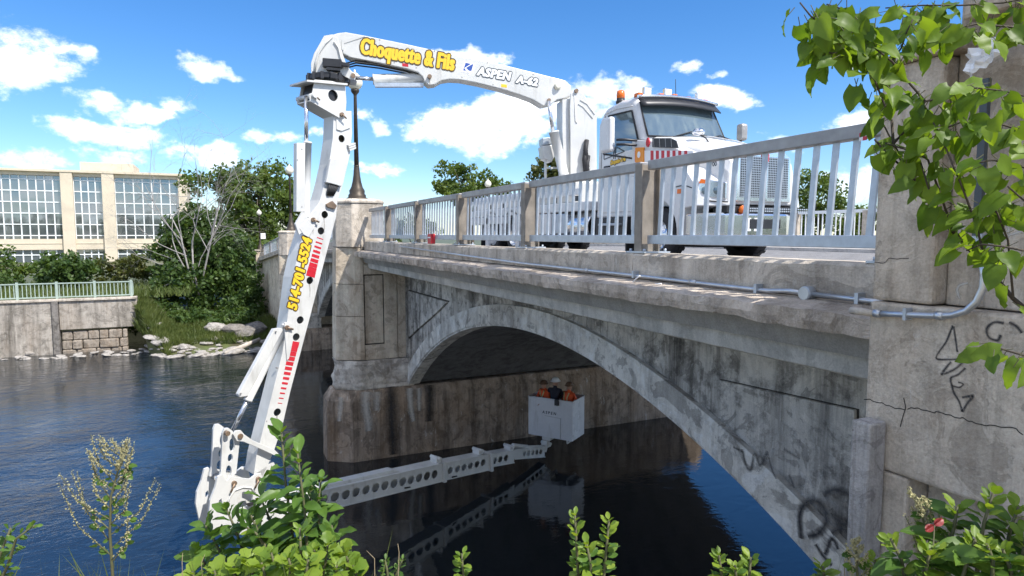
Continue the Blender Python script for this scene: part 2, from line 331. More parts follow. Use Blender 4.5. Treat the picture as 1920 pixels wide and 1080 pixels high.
M['white'] = whitepaint('white_boom_paint', (0.63, 0.63, 0.61), 0.28)
M['cab'] = whitepaint('white_cab_paint', (0.70, 0.70, 0.70), 0.16)
M['black'] = plain('black_rubber', (0.022, 0.022, 0.024), 0.65, 0.0, 0.3, 8)
M['blackmetal'] = plain('black_painted_metal', (0.03, 0.03, 0.033), 0.4, 0.2, 0.3, 6)
M['chrome'] = plain('chrome', (0.72, 0.73, 0.75), 0.14, 1.0, 0.05, 5)
M['rod'] = plain('polished_rod', (0.65, 0.66, 0.68), 0.2, 0.9, 0.05, 5)
M['pin'] = plain('rusty_pin_steel', (0.28, 0.20, 0.14), 0.5, 0.6, 0.3, 10)
M['yellow'] = plain('yellow_vinyl', (0.90, 0.55, 0.03), 0.45, 0, 0.05, 4)
M['brownvinyl'] = plain('dark_brown_vinyl', (0.09, 0.06, 0.02), 0.5, 0, 0.1, 4)
M['charvinyl'] = plain('charcoal_vinyl', (0.06, 0.075, 0.085), 0.5, 0, 0.1, 4)
M['whitevinyl'] = plain('white_vinyl', (0.85, 0.85, 0.86), 0.4, 0, 0.02, 4)
M['bluevinyl'] = plain('blue_vinyl', (0.035, 0.09, 0.36), 0.45, 0, 0.1, 4)
M['redvinyl'] = plain('red_vinyl', (0.55, 0.02, 0.035), 0.4, 0, 0.1, 4)
M['orangelens'] = plain('amber_lens', (0.75, 0.16, 0.02), 0.2, 0, 0.1, 4)
M['orange'] = plain('orange_panel', (0.85, 0.30, 0.03), 0.45, 0, 0.1, 4)
M['glass'] = glassmat('vehicle_glass', (0.16, 0.22, 0.25), 0.03, 1.0, 0.45)
M['pane'] = glassmat('office_glass', (0.22, 0.25, 0.27), 0.03, 1.0, 0.7)
M['cream'] = concrete('cream_stone', (0.66, 0.57, 0.44), (0.60, 0.515, 0.395), (0.55, 0.47, 0.36), streak=0.15, scale=0.3, bumpk=0.1, seed=5, mould=0.05, plates=0.05)
M['mullion'] = plain('white_mullion', (0.78, 0.80, 0.80), 0.4, 0, 0.05, 2)
M['fence'] = plain('pale_green_fence_paint', (0.36, 0.44, 0.38), 0.5, 0, 0.15, 3)
M['rock'] = concrete('pale_river_rock', (0.38, 0.355, 0.325), (0.26, 0.24, 0.215), (0.16, 0.14, 0.12), streak=0.0, scale=1.5, bumpk=0.8, seed=50)
M['rockdark'] = concrete('dark_ledge_rock', (0.24, 0.22, 0.20), (0.13, 0.12, 0.105), (0.05, 0.045, 0.04), streak=0.2, scale=1.5, bumpk=1.0, seed=52)
M['masonry'] = concrete('rubble_masonry', (0.36, 0.31, 0.255), (0.22, 0.185, 0.15), (0.08, 0.07, 0.06), streak=0.3, rust=0.3, scale=1.8, bumpk=1.0, seed=55)
M['log'] = plain('bleached_driftwood', (0.46, 0.41, 0.35), 0.8, 0, 0.3, 4)
M['lawn'] = leafmat('lawn_grass', (0.055, 0.085, 0.02), (0.11, 0.14, 0.04), 0.0, 0.8)
M['bank'] = leafmat('bank_earth_and_weeds', (0.075, 0.068, 0.04), (0.10, 0.125, 0.04), 0.0, 1.3)
M['soil'] = concrete('pale_bank_dirt', (0.36, 0.31, 0.23), (0.26, 0.225, 0.16), (0.10, 0.11, 0.05), streak=0, seed=60)  # unseen ground, made pale to bounce sunlight into the shade
M['bark'] = plain('grey_bark', (0.14, 0.115, 0.09), 0.9, 0, 0.4, 8)
M['deadwood'] = plain('bleached_dead_wood', (0.30, 0.28, 0.26), 0.85, 0, 0.3, 6)
M['leaf_dark'] = leafmat('dark_foliage', (0.03, 0.068, 0.017), (0.10, 0.155, 0.038), 0.33, 1.2)
M['leaf_mid'] = leafmat('mid_foliage', (0.045, 0.09, 0.018), (0.14, 0.19, 0.04), 0.38, 1.0)
M['leaf_olive'] = leafmat('olive_foliage', (0.055, 0.075, 0.02), (0.13, 0.14, 0.04), 0.35, 1.0)
M['leaf_big'] = leafmat('broad_leaf_green', (0.05, 0.115, 0.012), (0.18, 0.28, 0.035), 0.52, 9.0, 0.45, True)
M['leaf_shrub'] = leafmat('shrub_leaf_green', (0.03, 0.085, 0.018), (0.11, 0.20, 0.035), 0.38, 7.0, 0.42, True)
M['leaf_young'] = leafmat('young_leaf_yellowgreen', (0.085, 0.17, 0.02), (0.22, 0.31, 0.04), 0.42, 7.0, 0.45, True)
M['leaf_red'] = plain('red_leaf', (0.22, 0.02, 0.02), 0.5, 0, 0.3, 9)
M['flower'] = plain('beige_flower_buds', (0.36, 0.33, 0.17), 0.8, 0, 0.35, 40)
M['stem'] = plain('green_brown_stem', (0.10, 0.10, 0.045), 0.7, 0, 0.3, 12)
M['twig'] = plain('dark_twig', (0.055, 0.042, 0.03), 0.8, 0, 0.3, 14)

def grille_mat():
    m, nt, bs, N, L = nodes('perforated_grille')
    g = N('ShaderNodeNewGeometry'); mp = N('ShaderNodeMapping'); mp.inputs['Scale'].default_value = (1, 26, 26); L(g.outputs['Position'], mp.inputs[0])
    v = N('ShaderNodeTexVoronoi'); v.inputs['Scale'].default_value = 1; v.inputs['Randomness'].default_value = 0.0; L(mp.outputs[0], v.inputs['Vector'])
    c = ramp_out(N, L, v.outputs['Distance'], [(0.34, (0.03, 0.03, 0.03)), (0.44, (0.42, 0.43, 0.45))]); L(c, bs.inputs['Base Color'])
    bs.inputs['Metallic'].default_value = 0.8; bs.inputs['Roughness'].default_value = 0.3; return m
M['grille'] = grille_mat()
def water_mat():
    m, nt, bs, N, L = nodes('river_water')
    bs.inputs['Base Color'].default_value = (0.008, 0.012, 0.016, 1); bs.inputs['Roughness'].default_value = 0.03
    bs.inputs['IOR'].default_value = 1.55; bs.inputs['Specular IOR Level'].default_value = 1.0
    big = pos_noise(N, L, 1.5, (0.9, 0.5, 1), detail=4, rough=0.62, dist=0.8)
    mid = pos_noise(N, L, 5.5, (1.0, 0.6, 1), detail=4, rough=0.6, off=(3, 1, 0), dist=0.4)
    patch = pos_noise(N, L, 0.11, detail=2, off=(2.2, 5.1, 0))
    g = N('ShaderNodeNewGeometry'); sp = N('ShaderNodeSeparateXYZ'); L(g.outputs['Position'], sp.inputs[0])
    # the open river ripples; the pool in the lee of the pier, under the arch, lies calm
    mr = N('ShaderNodeMapRange'); mr.inputs['From Min'].default_value = 4.0; mr.inputs['From Max'].default_value = 0.0
    mr.inputs['To Min'].default_value = 0.10; mr.inputs['To Max'].default_value = 1.0; L(sp.outputs[1], mr.inputs['Value'])
    pr = ramp_out(N, L, patch, [(0.38, 0.25), (0.60, 1.0)])
    amp = N('ShaderNodeMath'); amp.operation = 'MULTIPLY'; L(mr.outputs[0], amp.inputs[0]); L(pr, amp.inputs[1])
    h = N('ShaderNodeMath'); h.operation = 'MULTIPLY_ADD'; L(mid, h.inputs[0]); h.inputs[1].default_value = 0.35; L(big, h.inputs[2])
    hh = N('ShaderNodeMath'); hh.operation = 'MULTIPLY'; L(h.outputs[0], hh.inputs[0]); L(amp.outputs[0], hh.inputs[1])
    b = N('ShaderNodeBump'); b.inputs['Strength'].default_value = 0.75; b.inputs['Distance'].default_value = 0.13
    L(hh.outputs[0], b.inputs['Height']); L(b.outputs[0], bs.inputs['Normal']); return m
M['water'] = water_mat()

# ================================================================== THE SETTING
struct(MB().add([(-62, -700, WZ), (-5.0, -700, WZ), (-5.0, 900, WZ), (-62, 900, WZ)], [(0, 1, 2, 3)]).build('water', M['water'], recalc=False))
# far bank: one sheet from the shore to the horizon
def bank_z(x, y):
    k = max(0, min(1, (y + 5.4) / 2.4)); u = max(0, -47.95 + 4.2 * k - x)
    return -7.75 + (0.55 * (1 - math.exp(-u / 1.0)) + 3.0 * (1 - math.exp(-u / 16.0))) * k + (1 - k) * 3.5 * min(1, u * 2 + 0.02)
def far_ground():
    ys = [-900, -300, -120, -60, -40, -30, -24, -20, -16, -13, -10.5, -9, -8, -7, -6, -5.5, -5.2, -5, -4.75, -4.5, -4.25, -4, -3.75, -3.5, -3.25, -3, -2.5, -2, -1.5, -1, -.5, 0, .5, 1, 1.5, 2, 2.5, 3, 4, 6, 8, 12, 16, 22, 30, 45, 70, 120, 300, 1100]
    us = [0, 0.25, 0.5, 0.75, 1, 1.35, 1.7, 2.1, 2.5, 3, 3.5, 4.2, 5, 7, 10, 15, 25, 40, 70, 150, 400, 2500]
    vs = []; fs = []
    for y in ys:
        for u in us:
            k = max(0, min(1, (y + 5.4) / 2.4)); k = k * k * (3 - 2 * k) if 0 < k < 1 else k
            x = -47.95 - u + 4.2 * k; z = bank_z(x, y) if k > 0 else -4.20
            z += 0.18 * fbm((x, y, 0), 0.5) + 0.10 * fbm((x, y, 3), 1.8)
            vs.append((x, y, z))
    n = len(us)
    for i in range(len(ys) - 1):
        for j in range(n - 1): fs.append((i * n + j, i * n + j + 1, (i + 1) * n + j + 1, (i + 1) * n + j))
    return MB().add(vs, fs, True).build('far_bank', M['bank'])
struct(far_ground())
# near bank: the ground under the camera, dropping to the river
def near_ground():
    vs = []; fs = []; n = 40; xs = [-9 + 0.5 * i for i in range(30)] + [8, 14, 30, 80, 300, 1200]; ys = [-900, -200, -60, -25] + [-14 + 0.6 * i for i in range(30)] + [3.7]
    for x in xs:
        for y in ys:
            d = -x * CA + y * SA                         # metres ahead of the camera
            z = -1.72 - 0.95 * max(0, d - 2.5) - 0.75 * max(0, d - 3.2) + 0.06 * fbm((x, y, 0), 0.8)
            vs.append((x, y, max(z, -8.3)))
    m = len(ys)
    for i in range(len(xs) - 1):
        for j in range(m - 1): fs.append((i * m + j, (i + 1) * m + j, (i + 1) * m + j + 1, i * m + j + 1))
    return MB().add(vs, fs, True).build('near_bank', M['soil'])
struct(near_ground())

# ================================================================== THE BRIDGE
YF = 5.75; YB = 17.6; YR = 18.2      # facades, and the far parapet that overhangs like the near one
def sweep(prof, xs, jit=0.0, seed=0.0, lim=None):
    rings = []
    for x in xs:
        g = []
        for i, (y, z) in enumerate(prof):
            j = jit * (0.5 * fbm((x, y + seed, z * 2), 1.7) + 1.4 * max(0, fbm((x, y * 2 + seed, z * 2), 6.5, 3))) if (lim is None or i in lim) else 0
            j2 = jit * 0.8 * fbm((x * 1.0 + 31, y + seed, z * 2), 3.1) if (lim is None or i in lim) else 0
            g.append((x, y + j, z + drop(x) + j2))
        rings.append(g)
    return MB().loft(rings)
def frange(a, b, st): n = max(1, int(round(abs(b - a) / st))); return [a + (b - a) * i / n for i in range(n + 1)]
bridge = thing('bridge', 'weathered grey concrete arch bridge carrying the white truck over the river', 'bridge')
SPANS = [(-21.0, -2.0, -1.92, -5.04), (-42.75, -22.5, -2.25, -5.3)]
for k, (xa, xb, zc, zs) in enumerate(SPANS):
    step = 0.055 if k == 0 else 0.8
    xe = xb if k else -1.2
    cx = (xa + xb) / 2; hw = (xb - xa) / 2; rise = zc - zs; RR = (hw * hw + rise * rise) / (2 * rise); zc0 = zc - RR
    def arc(r, n, a0=None):
        am = math.asin(min(1, hw / r)) if a0 is None else a0
        return [(cx + r * math.sin(-am + 2 * am * i / n), zc0 + r * math.cos(-am + 2 * am * i / n)) for i in range(n + 1)]
    n = 56 if k == 0 else 30; T = 0.44
    am = math.asin(hw / RR)
    inn = [(cx + RR * math.sin(-am + 2 * am * i / n), zc0 + RR * math.cos(-am + 2 * am * i / n)) for i in range(n + 1)]
    outp = [(x, max(z, zc0 + math.sqrt(max(0, (RR + T) ** 2 - (x - cx) ** 2)))) for x, z in inn]
    o = MB().prism(inn + outp[::-1], fXZ, YF - 0.09, YF + 0.35).build('arch_ring', M['conc_ring'], bridge, 0.012)
    # a small fillet along the inner edge of the ring
    inn2 = [(cx + (RR - 0.05) * math.sin(-am + 2 * am * i / n), zc0 + (RR - 0.05) * math.cos(-am + 2 * am * i / n)) for i in range(n + 1)]
    MB().prism(inn2 + [(x, z + 0.004) for x, z in inn[::-1]], fXZ, YF - 0.06, YF + 0.34).build('arch_edge', M['conc_ring'], bridge)
    top = [(xb, -0.95 + drop(xb)), (xa, -0.95 + drop(xa))]
    MB().prism([(x, z - 0.02) for x, z in outp] + top, fXZ, YF, YF + 0.34).build('spandrel_wall', M['conc_grey'], bridge)
    MB().prism(outp + top, fXZ, YB - 0.35, YB).build('spandrel_wall', M['conc_grey'], bridge)
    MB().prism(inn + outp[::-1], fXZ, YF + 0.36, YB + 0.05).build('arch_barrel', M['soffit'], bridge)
    # cornice: ledge, cove and lower band
    led = sweep([(3.95, -0.555), (4.13, -0.525), (4.32, -0.50), (4.32, -0.71), (3.97, -0.70), (3.95, -0.63)], frange(xa + 0.02, xe, step), 0.022 if k == 0 else 0, 2.0, (0, 1, 4, 5))
    led.build('cornice_ledge', M['conc_ledge'], bridge)
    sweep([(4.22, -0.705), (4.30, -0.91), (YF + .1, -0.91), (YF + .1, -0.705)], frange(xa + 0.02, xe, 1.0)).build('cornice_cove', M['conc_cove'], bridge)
    sweep([(4.40, -0.915), (4.42, -1.09), (4.52, -1.12), (YF + .1, -1.12), (YF + .1, -0.915)], frange(xa + 0.02, xe, 0.25), 0.006, 4.0).build('cornice_band', M['conc_band'], bridge, 0.008)
    # parapet: cast blocks between construction joints
    px = [-6.1 - 3.06 * i for i in range(-1, 20)]
    cuts = sorted([xe] + [x for x in px if xa + 0.4 < x - 0.25 < xb - 0.2] + [xa + 0.02])
    for a, b in zip(cuts[:-1], cuts[1:]):
        dzz = random.uniform(-0.006, 0.006)
        sweep([(4.30, -0.49), (4.30, -0.235 + dzz), (4.33, -0.21 + dzz), (4.72, -0.21 + dzz), (4.75, -0.49)], frange(a + 0.008, b - 0.008, 0.14 if k == 0 else 0.8), 0.014 if k == 0 else 0, a, (0, 1, 2)).build('parapet_block', M['conc'], bridge)
# triangular spandrel panels, standing a little proud
def tri_panel(pts, d=0.07):
    c = [sum(q[i] for q in pts) / len(pts) for i in (0, 1)]
    MB().prism([(c[0] + (x - c[0]) * 1.03, c[1] + (z - c[1]) * 1.045) for x, z in pts], fXZ, YF - .012, YF + .01).build('panel_shade_plate', M['shade_paint'], bridge)  # dark plate painted as the shadow line around the panel
    MB().prism(pts, fXZ, YF - d, YF + 0.01).build('spandrel_panel', M['conc_grey'], bridge, 0.008)
def Ypt(px, py): q = onY(px, py, YF); return (q.x, q.z)
lp = [Ypt(*p) for p in ((768, 545), (842, 566), (826, 582), (806, 600), (785, 618), (768, 634))]
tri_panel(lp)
cxm = -11.5
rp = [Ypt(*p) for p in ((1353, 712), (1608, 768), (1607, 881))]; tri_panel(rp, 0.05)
# deck
xs = frange(30, -56, 1.5)
sweep([(4.72, RZ - 0.04), (YR + 1.3, RZ - 0.04), (YR + 1.3, -0.95), (4.72, -0.95)], xs).build('deck_slab', M['soffit'], bridge)  # runs past the far parapet, unseen, to keep sun off the pier flank
sweep([(YR - 0.05, -0.38), (YR - 0.05, -0.22), (YR + 0.4, -0.22), (YR + 0.62, -0.45), (YR + 0.62, -0.9), (YR - 0.05, -0.9)], xs).build('far_parapet', M['conc'], bridge)
road = sweep([(4.76, RZ - 0.035), (4.76, RZ), (16.2, RZ), (16.2, RZ - 0.035)], frange(60, -56, 1.5)).build('road', M['asphalt']); struct(road)
walk = sweep([(16.2, RZ - 0.034), (16.22, -0.40), (YR - 0.06, -0.39), (YR - 0.06, RZ - 0.034)], frange(60, -56, 1.5)).build('sidewalk', M['walk']); struct(walk)

# river piers
def plan(hw, yf, ch, yb): return [(hw, yb), (hw, yf + ch), (hw * 0.47, yf), (-hw * 0.47, yf), (-hw, yf + ch), (-hw, yb)]
def block(cx, dz, z0, z1, p0, p1, mat, name, parent, n=1, bevel=0.012, rough=0.0):
    if rough:                                                  # a broken, displaced band
        rings = []; m = 26
        def dens(p):
            o = []
            for i in range(len(p)):
                a = Vector((*p[i], 0)); b = Vector((*p[(i + 1) % len(p)], 0)); q = max(1, int((b - a).length / 0.09))
                o += [a.lerp(b, k / q) for k in range(q)]
            return o
        A = dens(p0); B = [Vector((a.x * p1[0][0] / p0[0][0], a.y, 0)) for a in A]
        for j in range(m + 1):
            g = []
            for a, b in zip(A, B):
                q = a.lerp(b, j / m); w = Vector((cx + q.x, q.y, z0 + dz + (z1 - z0) * j / m))
                nrm = Vector((q.x, min(0, q.y - 4.2), 0)); nrm = nrm.normalized() if nrm.length > 0.01 else Vector((0, 0, 0))
                e = min(1, j / 3, (m - j) / 3); d = rough * (fbm(w, 1.3, 3) + 0.9 * abs(fbm(w + Vector((7, 3, 1)), 3.2, 4)) - 0.25) * e
                g.append(w + nrm * d)
            rings.append(g)
        return MB().loft(rings, smooth=True).build(name, mat, parent)
    return MB().loft([[(cx + x, y, z0 + dz) for x, y in p0], [(cx + x, y, z1 + dz) for x, y in p1]]).build(name, mat, parent, bevel)
def pier(cx, dz, detail):
    root = bridge
    yb = 5.9
    fz = -8.2 - dz
    f = MB().loft([[(cx + x, y, fz + dz) for x, y in plan(0.98, 3.0, 0.75, YB + 0.9)], [(cx + x, y, -5.45 + dz) for x, y in plan(0.93, 3.05, 0.75, YB + 0.8)],
                   [(cx + x, y, -5.12 + dz) for x, y in plan(0.80, 3.28, 0.72, YB + 0.7)]])
    f.build('pier_footing', M['conc_foot'], root, 0.04)
    block(cx, dz, -5.12, -4.15, plan(0.79, 3.36, 0.72, yb), plan(0.775, 3.38, 0.72, yb), M['conc_rough'], 'pier_broken_band', root, rough=0.11)
    zz = [-4.13, -2.68, -1.62, -0.42, 1.02]
    for a, b in zip(zz[:-1], zz[1:]):
        w0 = 0.77 - 0.012 * (a + 4.13); w1 = 0.77 - 0.012 * (b + 4.13); y0 = 3.38 + 0.02 * (a + 4.13); y1 = 3.38 + 0.02 * (b + 4.13)
        if b < 1:
            block(cx, dz, a + 0.006, b - 0.006, plan(w0, y0, 0.72, 4.26), plan(w1, y1, 0.72, 4.26), M['conc_pier'], 'pier_nose_block', root, bevel=0.018)
        else:
            pp = lambda w, y: [(w, 4.75), (w, y + 0.45), (w * .47, y), (-w * .47, y), (-w, y + 0.45), (-w, 4.75), (-w * .5, 5.05), (w * .5, 5.05)]
            block(cx, dz, a + 0.006, b, pp(w0, y0), pp(w1 - 0.02, y1), M['conc'], 'lamp_pedestal', root, bevel=0.03)
            MB().loft([[(cx + x * k, 4.25 + (y - 4.25) * k, z + dz) for x, y in pp(w1, y1)] for k, z in ((1.02, 1.02), (1.02, 1.10), (0.86, 1.17))]).build('pedestal_cap', M['conc'], root, 0.02)
    # flank with its sunk panel
    xf = cx + 0.745
    for s in (1, -1):
        X0 = cx + s * 0.665; X1 = cx + s * 0.748
        MB().box((X0 - s * 0.5, 4.27, -4.13 + dz), (X0, YF + 0.1, -0.7 + dz)).build('pier_flank', M['conc_pier'], root)
        for (ya, yb2, za, zb) in ((4.27, 4.93, -4.13, -3.64), (4.93, 5.36, -4.13, -0.98), (5.375, YF - 0.1, -4.13, -0.98), (4.27, 4.93, -1.30, -0.98)):
            MB().box((X0 + s * 0.002, ya + 0.003, za + dz), (X1, yb2 - 0.003, zb + dz)).build('pier_panel_border', M['conc_pier'], root, 0.008)
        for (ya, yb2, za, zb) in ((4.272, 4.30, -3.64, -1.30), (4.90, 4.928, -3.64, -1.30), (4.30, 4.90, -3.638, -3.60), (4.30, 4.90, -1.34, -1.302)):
            MB().box((X0 + s * .001, ya, za + dz), (X0 + s * .012, yb2, zb + dz)).build('panel_shade_line', M['shade_paint'], root)  # dark strips painted as the shade along the recess edges
        MB().box((X0 + s * 0.002, YF - 0.096, -5.0 + dz), (X1 + s * 0.03, YF + 0.02, -0.98 + dz)).build('pier_edge_strip', M['conc_grey'], root, 0.01)
pier(-21.75, 0, True)
pier(-43.5, drop(-43.5), False)
# land span behind the second pier
MB().prism([(-44.25, -7.9), (-44.25, -1.0 + drop(-44.25)), (-56, -1.0 + drop(-56)), (-56, -7.9)], fXZ, YF, YB).build('abutment', M['conc_pier'], bridge)
sweep([(4.0, -0.95), (4.0, -0.5), (4.3, -0.5), (4.3, -0.21), (4.75, -0.21), (4.75, -0.95)], frange(-44.3, -54, 1.0)).build('parapet_block', M['conc'], bridge)

def lamp(x, y, z, sc, label, group='globe street lamps'):
    t = thing('street_lamp', label, 'street lamp', group, (x, y, z))
    p = [(0.36, 0), (0.36, 0.05), (0.31, 0.06), (0.30, 0.16), (0.26, 0.19), (0.27, 0.30), (0.20, 0.42), (0.15, 0.62), (0.115, 0.85), (0.095, 1.1), (0.085, 1.15), (0.10, 1.18)]
    MB().lathe((0, 0, 0), [(r * sc, h * sc) for r, h in p], 14).build('lamp_base', M['darkmetal'], t)
    MB().lathe((0, 0, 0), [(0.085 * sc, 1.17 * sc), (0.055 * sc, 3.55 * sc), (0.06 * sc, 3.60 * sc), (0.14 * sc, 3.70 * sc), (0.15 * sc, 3.76 * sc), (0.10 * sc, 3.80 * sc)], 12).build('lamp_pole', M['darkmetal'], t)
    g = [(0.11, 3.78), (0.19, 3.83), (0.25, 3.93), (0.265, 4.03), (0.245, 4.13), (0.19, 4.23), (0.13, 4.28)]
    MB().lathe((0, 0, 0), [(r * sc, h * sc) for r, h in g], 18).build('globe', M['globe'], t)
    MB().lathe((0, 0, 0), [(0.14 * sc, 4.275 * sc), (0.10 * sc, 4.32 * sc), (0.03 * sc, 4.36 * sc), (0.035 * sc, 4.42 * sc), (0.005, 4.46 * sc)], 12).build('finial', M['globe'], t)
    return t
lamp(-21.75, 4.25, 1.175, 0.95, 'globe street lamp on the near pier pedestal, behind the white boom')
lamp(-43.5, 4.25, 1.175 + drop(-43.5), 0.95, 'globe street lamp on the farther pier pedestal, in front of green trees')
e = onD(488, 468, 51)
lamp(e.x, e.y, e.z, 0.72, 'small globe street lamp with a white sign on its pole, farthest left')
q = bpy.data.objects[-1] if False else None
sg = MB().box((e.x + 0.05, e.y + 0.06, e.z + 0.85), (e.x + 0.08, e.y + 0.42, e.z + 1.30)).build('notice_sign', M['whitevinyl'])
tag(sg, 'small blank white notice sign fixed to the farthest lamp pole', 'sign')
g2 = onY(915, 345, YR + 0.2); lamp(g2.x, g2.y, g2.z - 3.83, 0.95, 'globe street lamp beyond the bridge, only its globe above the railing')

# end column and wing wall at the far bank
ec = thing('end_column', 'slim concrete end column on stone base under the small lamp', 'column')
MB().box((e.x - 0.45, e.y - 0.38, -5.6), (e.x + 0.45, e.y + 0.38, e.z - 0.10)).build('shaft', M['conc_pier'], ec, 0.05)
MB().box((e.x - 0.52, e.y - 0.45, e.z - 0.10), (e.x + 0.52, e.y + 0.45, e.z)).build('cap', M['conc'], ec, 0.03)
random.seed(3)
for r_ in range(4):
    for c_ in range(3):
        for side in (0, 1):
            z0 = -7.6 + r_ * 0.52; w = 1.9 - r_ * 0.08
            if side == 0: lo = (e.x + 0.35, e.y - w / 2 + c_ * w / 3 + 0.01, z0); hi = (e.x + 0.75 + random.uniform(-.08, .08), e.y - w / 2 + (c_ + 1) * w / 3 - 0.01, z0 + 0.50)
            else: lo = (e.x - 0.9 + c_ * 0.5 + .01, e.y - 0.85 + random.uniform(-.08, .06), z0); hi = (e.x - 0.4 + c_ * 0.5 - .01 if c_ < 2 else e.x + 0.34, e.y - 0.4, z0 + 0.5)
            MB().box(lo, hi).build('stone', M['masonry'], ec, 0.05)
MB().box((e.x - 0.8, e.y - 0.5, -7.7), (e.x + 0.36, e.y + 0.9, -5.55)).build('core', M['masonry'], ec)
ww = thing('wing_wall', 'concrete wing wall under the sloping railing at the bridge end', 'wall')
p0 = Vector((e.x + 0.5, e.y + 0.1, e.z - 0.9)); p1 = Vector((-44.4, 3.9, -0.3 + drop(-43.5)))
MB().hexa([(p0.x, p0.y, -7.6), (p1.x, p1.y, -7.6), (p1.x, p1.y + .5, -7.6), (p0.x, p0.y + .5, -7.6), p0, p1, p1 + Vector((0, .5, 0)), p0 + Vector((0, .5, 0))]).build('face', M['conc_pier'], ww)
MB().hexa([p0 + Vector((0, -.3, .002)), p1 + Vector((0, -.3, .002)), p1 + Vector((0, .6, .002)), p0 + Vector((0, .6, .002)), p0 + Vector((0, -.3, .3)), p1 + Vector((0, -.3, .3)), p1 + Vector((0, .6, .3)), p0 + Vector((0, .6, .3))]).build('coping', M['conc'], ww, 0.02)
wr = thing('sloping_railing', 'pale blue-grey railing sloping down to the small lamp', 'railing')
u = p1 - p0
for f_ in (0.02, 0.34, 0.67, 0.98):
    c = p0 + u * f_; MB().box((c.x - .05, c.y + .05, c.z + .3), (c.x + .05, c.y + .2, c.z + 1.3)).build('post', M['post'], wr)
for h_ in (0.42, 1.24):
    a = p0 + Vector((0, .12, h_)); b = p1 + Vector((0, .12, h_)); MB().tube([a, b], 0.05, 4).build('rail', M['galv'], wr)
for i in range(1, 40):
    c = p0 + u * (i / 40) + Vector((0, .12, 0)); MB().box((c.x - .035, c.y - .01, c.z + .42), (c.x + .035, c.y + .01, c.z + 1.22)).build('baluster', M['galv'], wr)

# ------------------------------------------------------------------ near railing
def railing(name, label, xa, xb, posts, y, first=True):
    t = thing(name, label, 'railing')
    shared = {}
    def inst(nm, key, maker, mat, loc, lean=0, bevel=0):
        if key not in shared:
            shared[key] = maker().build(nm, mat, t, bevel); o = shared[key]
        else:
            o = shared[key].copy(); COL.objects.link(o); o.name = nm; o.parent = t
        o.location = loc; return o
    def mpost():
        b = MB(); b.box((-0.065, -0.13, -0.205), (0.065, -0.115, 0.80)); b.box((-0.006, -0.115, -0.205), (0.006, 0.115, 0.795)); b.box((-0.065, 0.115, -0.205), (0.065, 0.13, 0.80)); return b
    def mplate():
        b = MB(); b.box((-0.16, -0.18, -0.207), (0.20, 0.18, -0.19))
        for sx in (-.11, .15):
            for sy in (-.145, .145): b.cyl((sx, sy, -0.19), (sx, sy, -0.16), 0.016, 6)
        return b
    for x in posts:
        inst('post', 'p', mpost, M['post'], (x, y, drop(x))); inst('base_plate', 'pl', mplate, M['galv'], (x, y, drop(x)))
    edges = [xb] + [x for x in posts] + [xa]
    edges = sorted(set(edges))
    for a, b in zip(edges[:-1], edges[1:]):
        a2, b2 = a + 0.07, b - 0.07
        if b2 - a2 < 0.3: continue
        za, zb = drop(a), drop(b)
        def bar(z0, z1, y0, y1): return MB().hexa([(a2, y0, z0 + za), (b2, y0, z0 + zb), (b2, y1, z0 + zb), (a2, y1, z0 + za), (a2, y0, z1 + za), (b2, y0, z1 + zb), (b2, y1, z1 + zb), (a2, y1, z1 + za)])
        bar(0.73, 0.835, y - 0.06, y + 0.06).build('top_rail', M['railtop'], t, 0.008)
        bar(-0.105, -0.005, y - 0.05, y + 0.05).build('bottom_rail', M['galv'], t, 0.006)
        n = max(2, int(round((b2 - a2) / 0.183)))
        for i in range(1, n):
            x = a2 + (b2 - a2) * i / n
            def mbal():
                return MB().hexa([(-.025, -.012, -.01), (.025, -.012, -.01), (.025, .012, -.01), (-.025, .012, -.01), (.021, -.012, .735), (.071, -.012, .735), (.071, .012, .735), (.021, .012, .735)])
            inst('baluster', 'b', mbal, M['galv'], (x - 0.02, y, drop(x)))
    return t
railing('bridge_railing', 'galvanised steel railing with brown posts along the near bridge edge, in front of the truck', -20.95, -2.2, [-6.1 - 3.06 * i for i in range(-1, 5)], 4.5)
railing('bridge_railing', 'galvanised steel railing on the farther span, behind the white boom', -42.7, -22.4, [-24.5 - 3.06 * i for i in range(6)], 4.5)
def far_railing():
    t = thing('far_railing', 'thin white picket railing on the far bridge edge, right of the truck', 'railing')
    y = YR + 0.2; proto = None
    for x in frange(-3, -27, 2.6): MB().box((x - .09, y - .09, -0.225), (x + .09, y + .09, 0.76)).build('post', M['conc'], t, 0.01)
    for z0, z1 in ((0.70, 0.80), (-0.12, -0.06)): MB().box((-27.2, y - .045, z0), (-2.5, y + .045, z1)).build('rail', M['mullion'], t)
    for x in frange(-3.2, -27, 0.17):
        if proto is None: proto = MB().box((-.017, -.012, -.1), (.017, .012, .705)).build('picket', M['mullion'], t); o = proto
        else: o = proto.copy(); COL.objects.link(o); o.parent = t
        o.location = (x, y, 0)
far_railing()

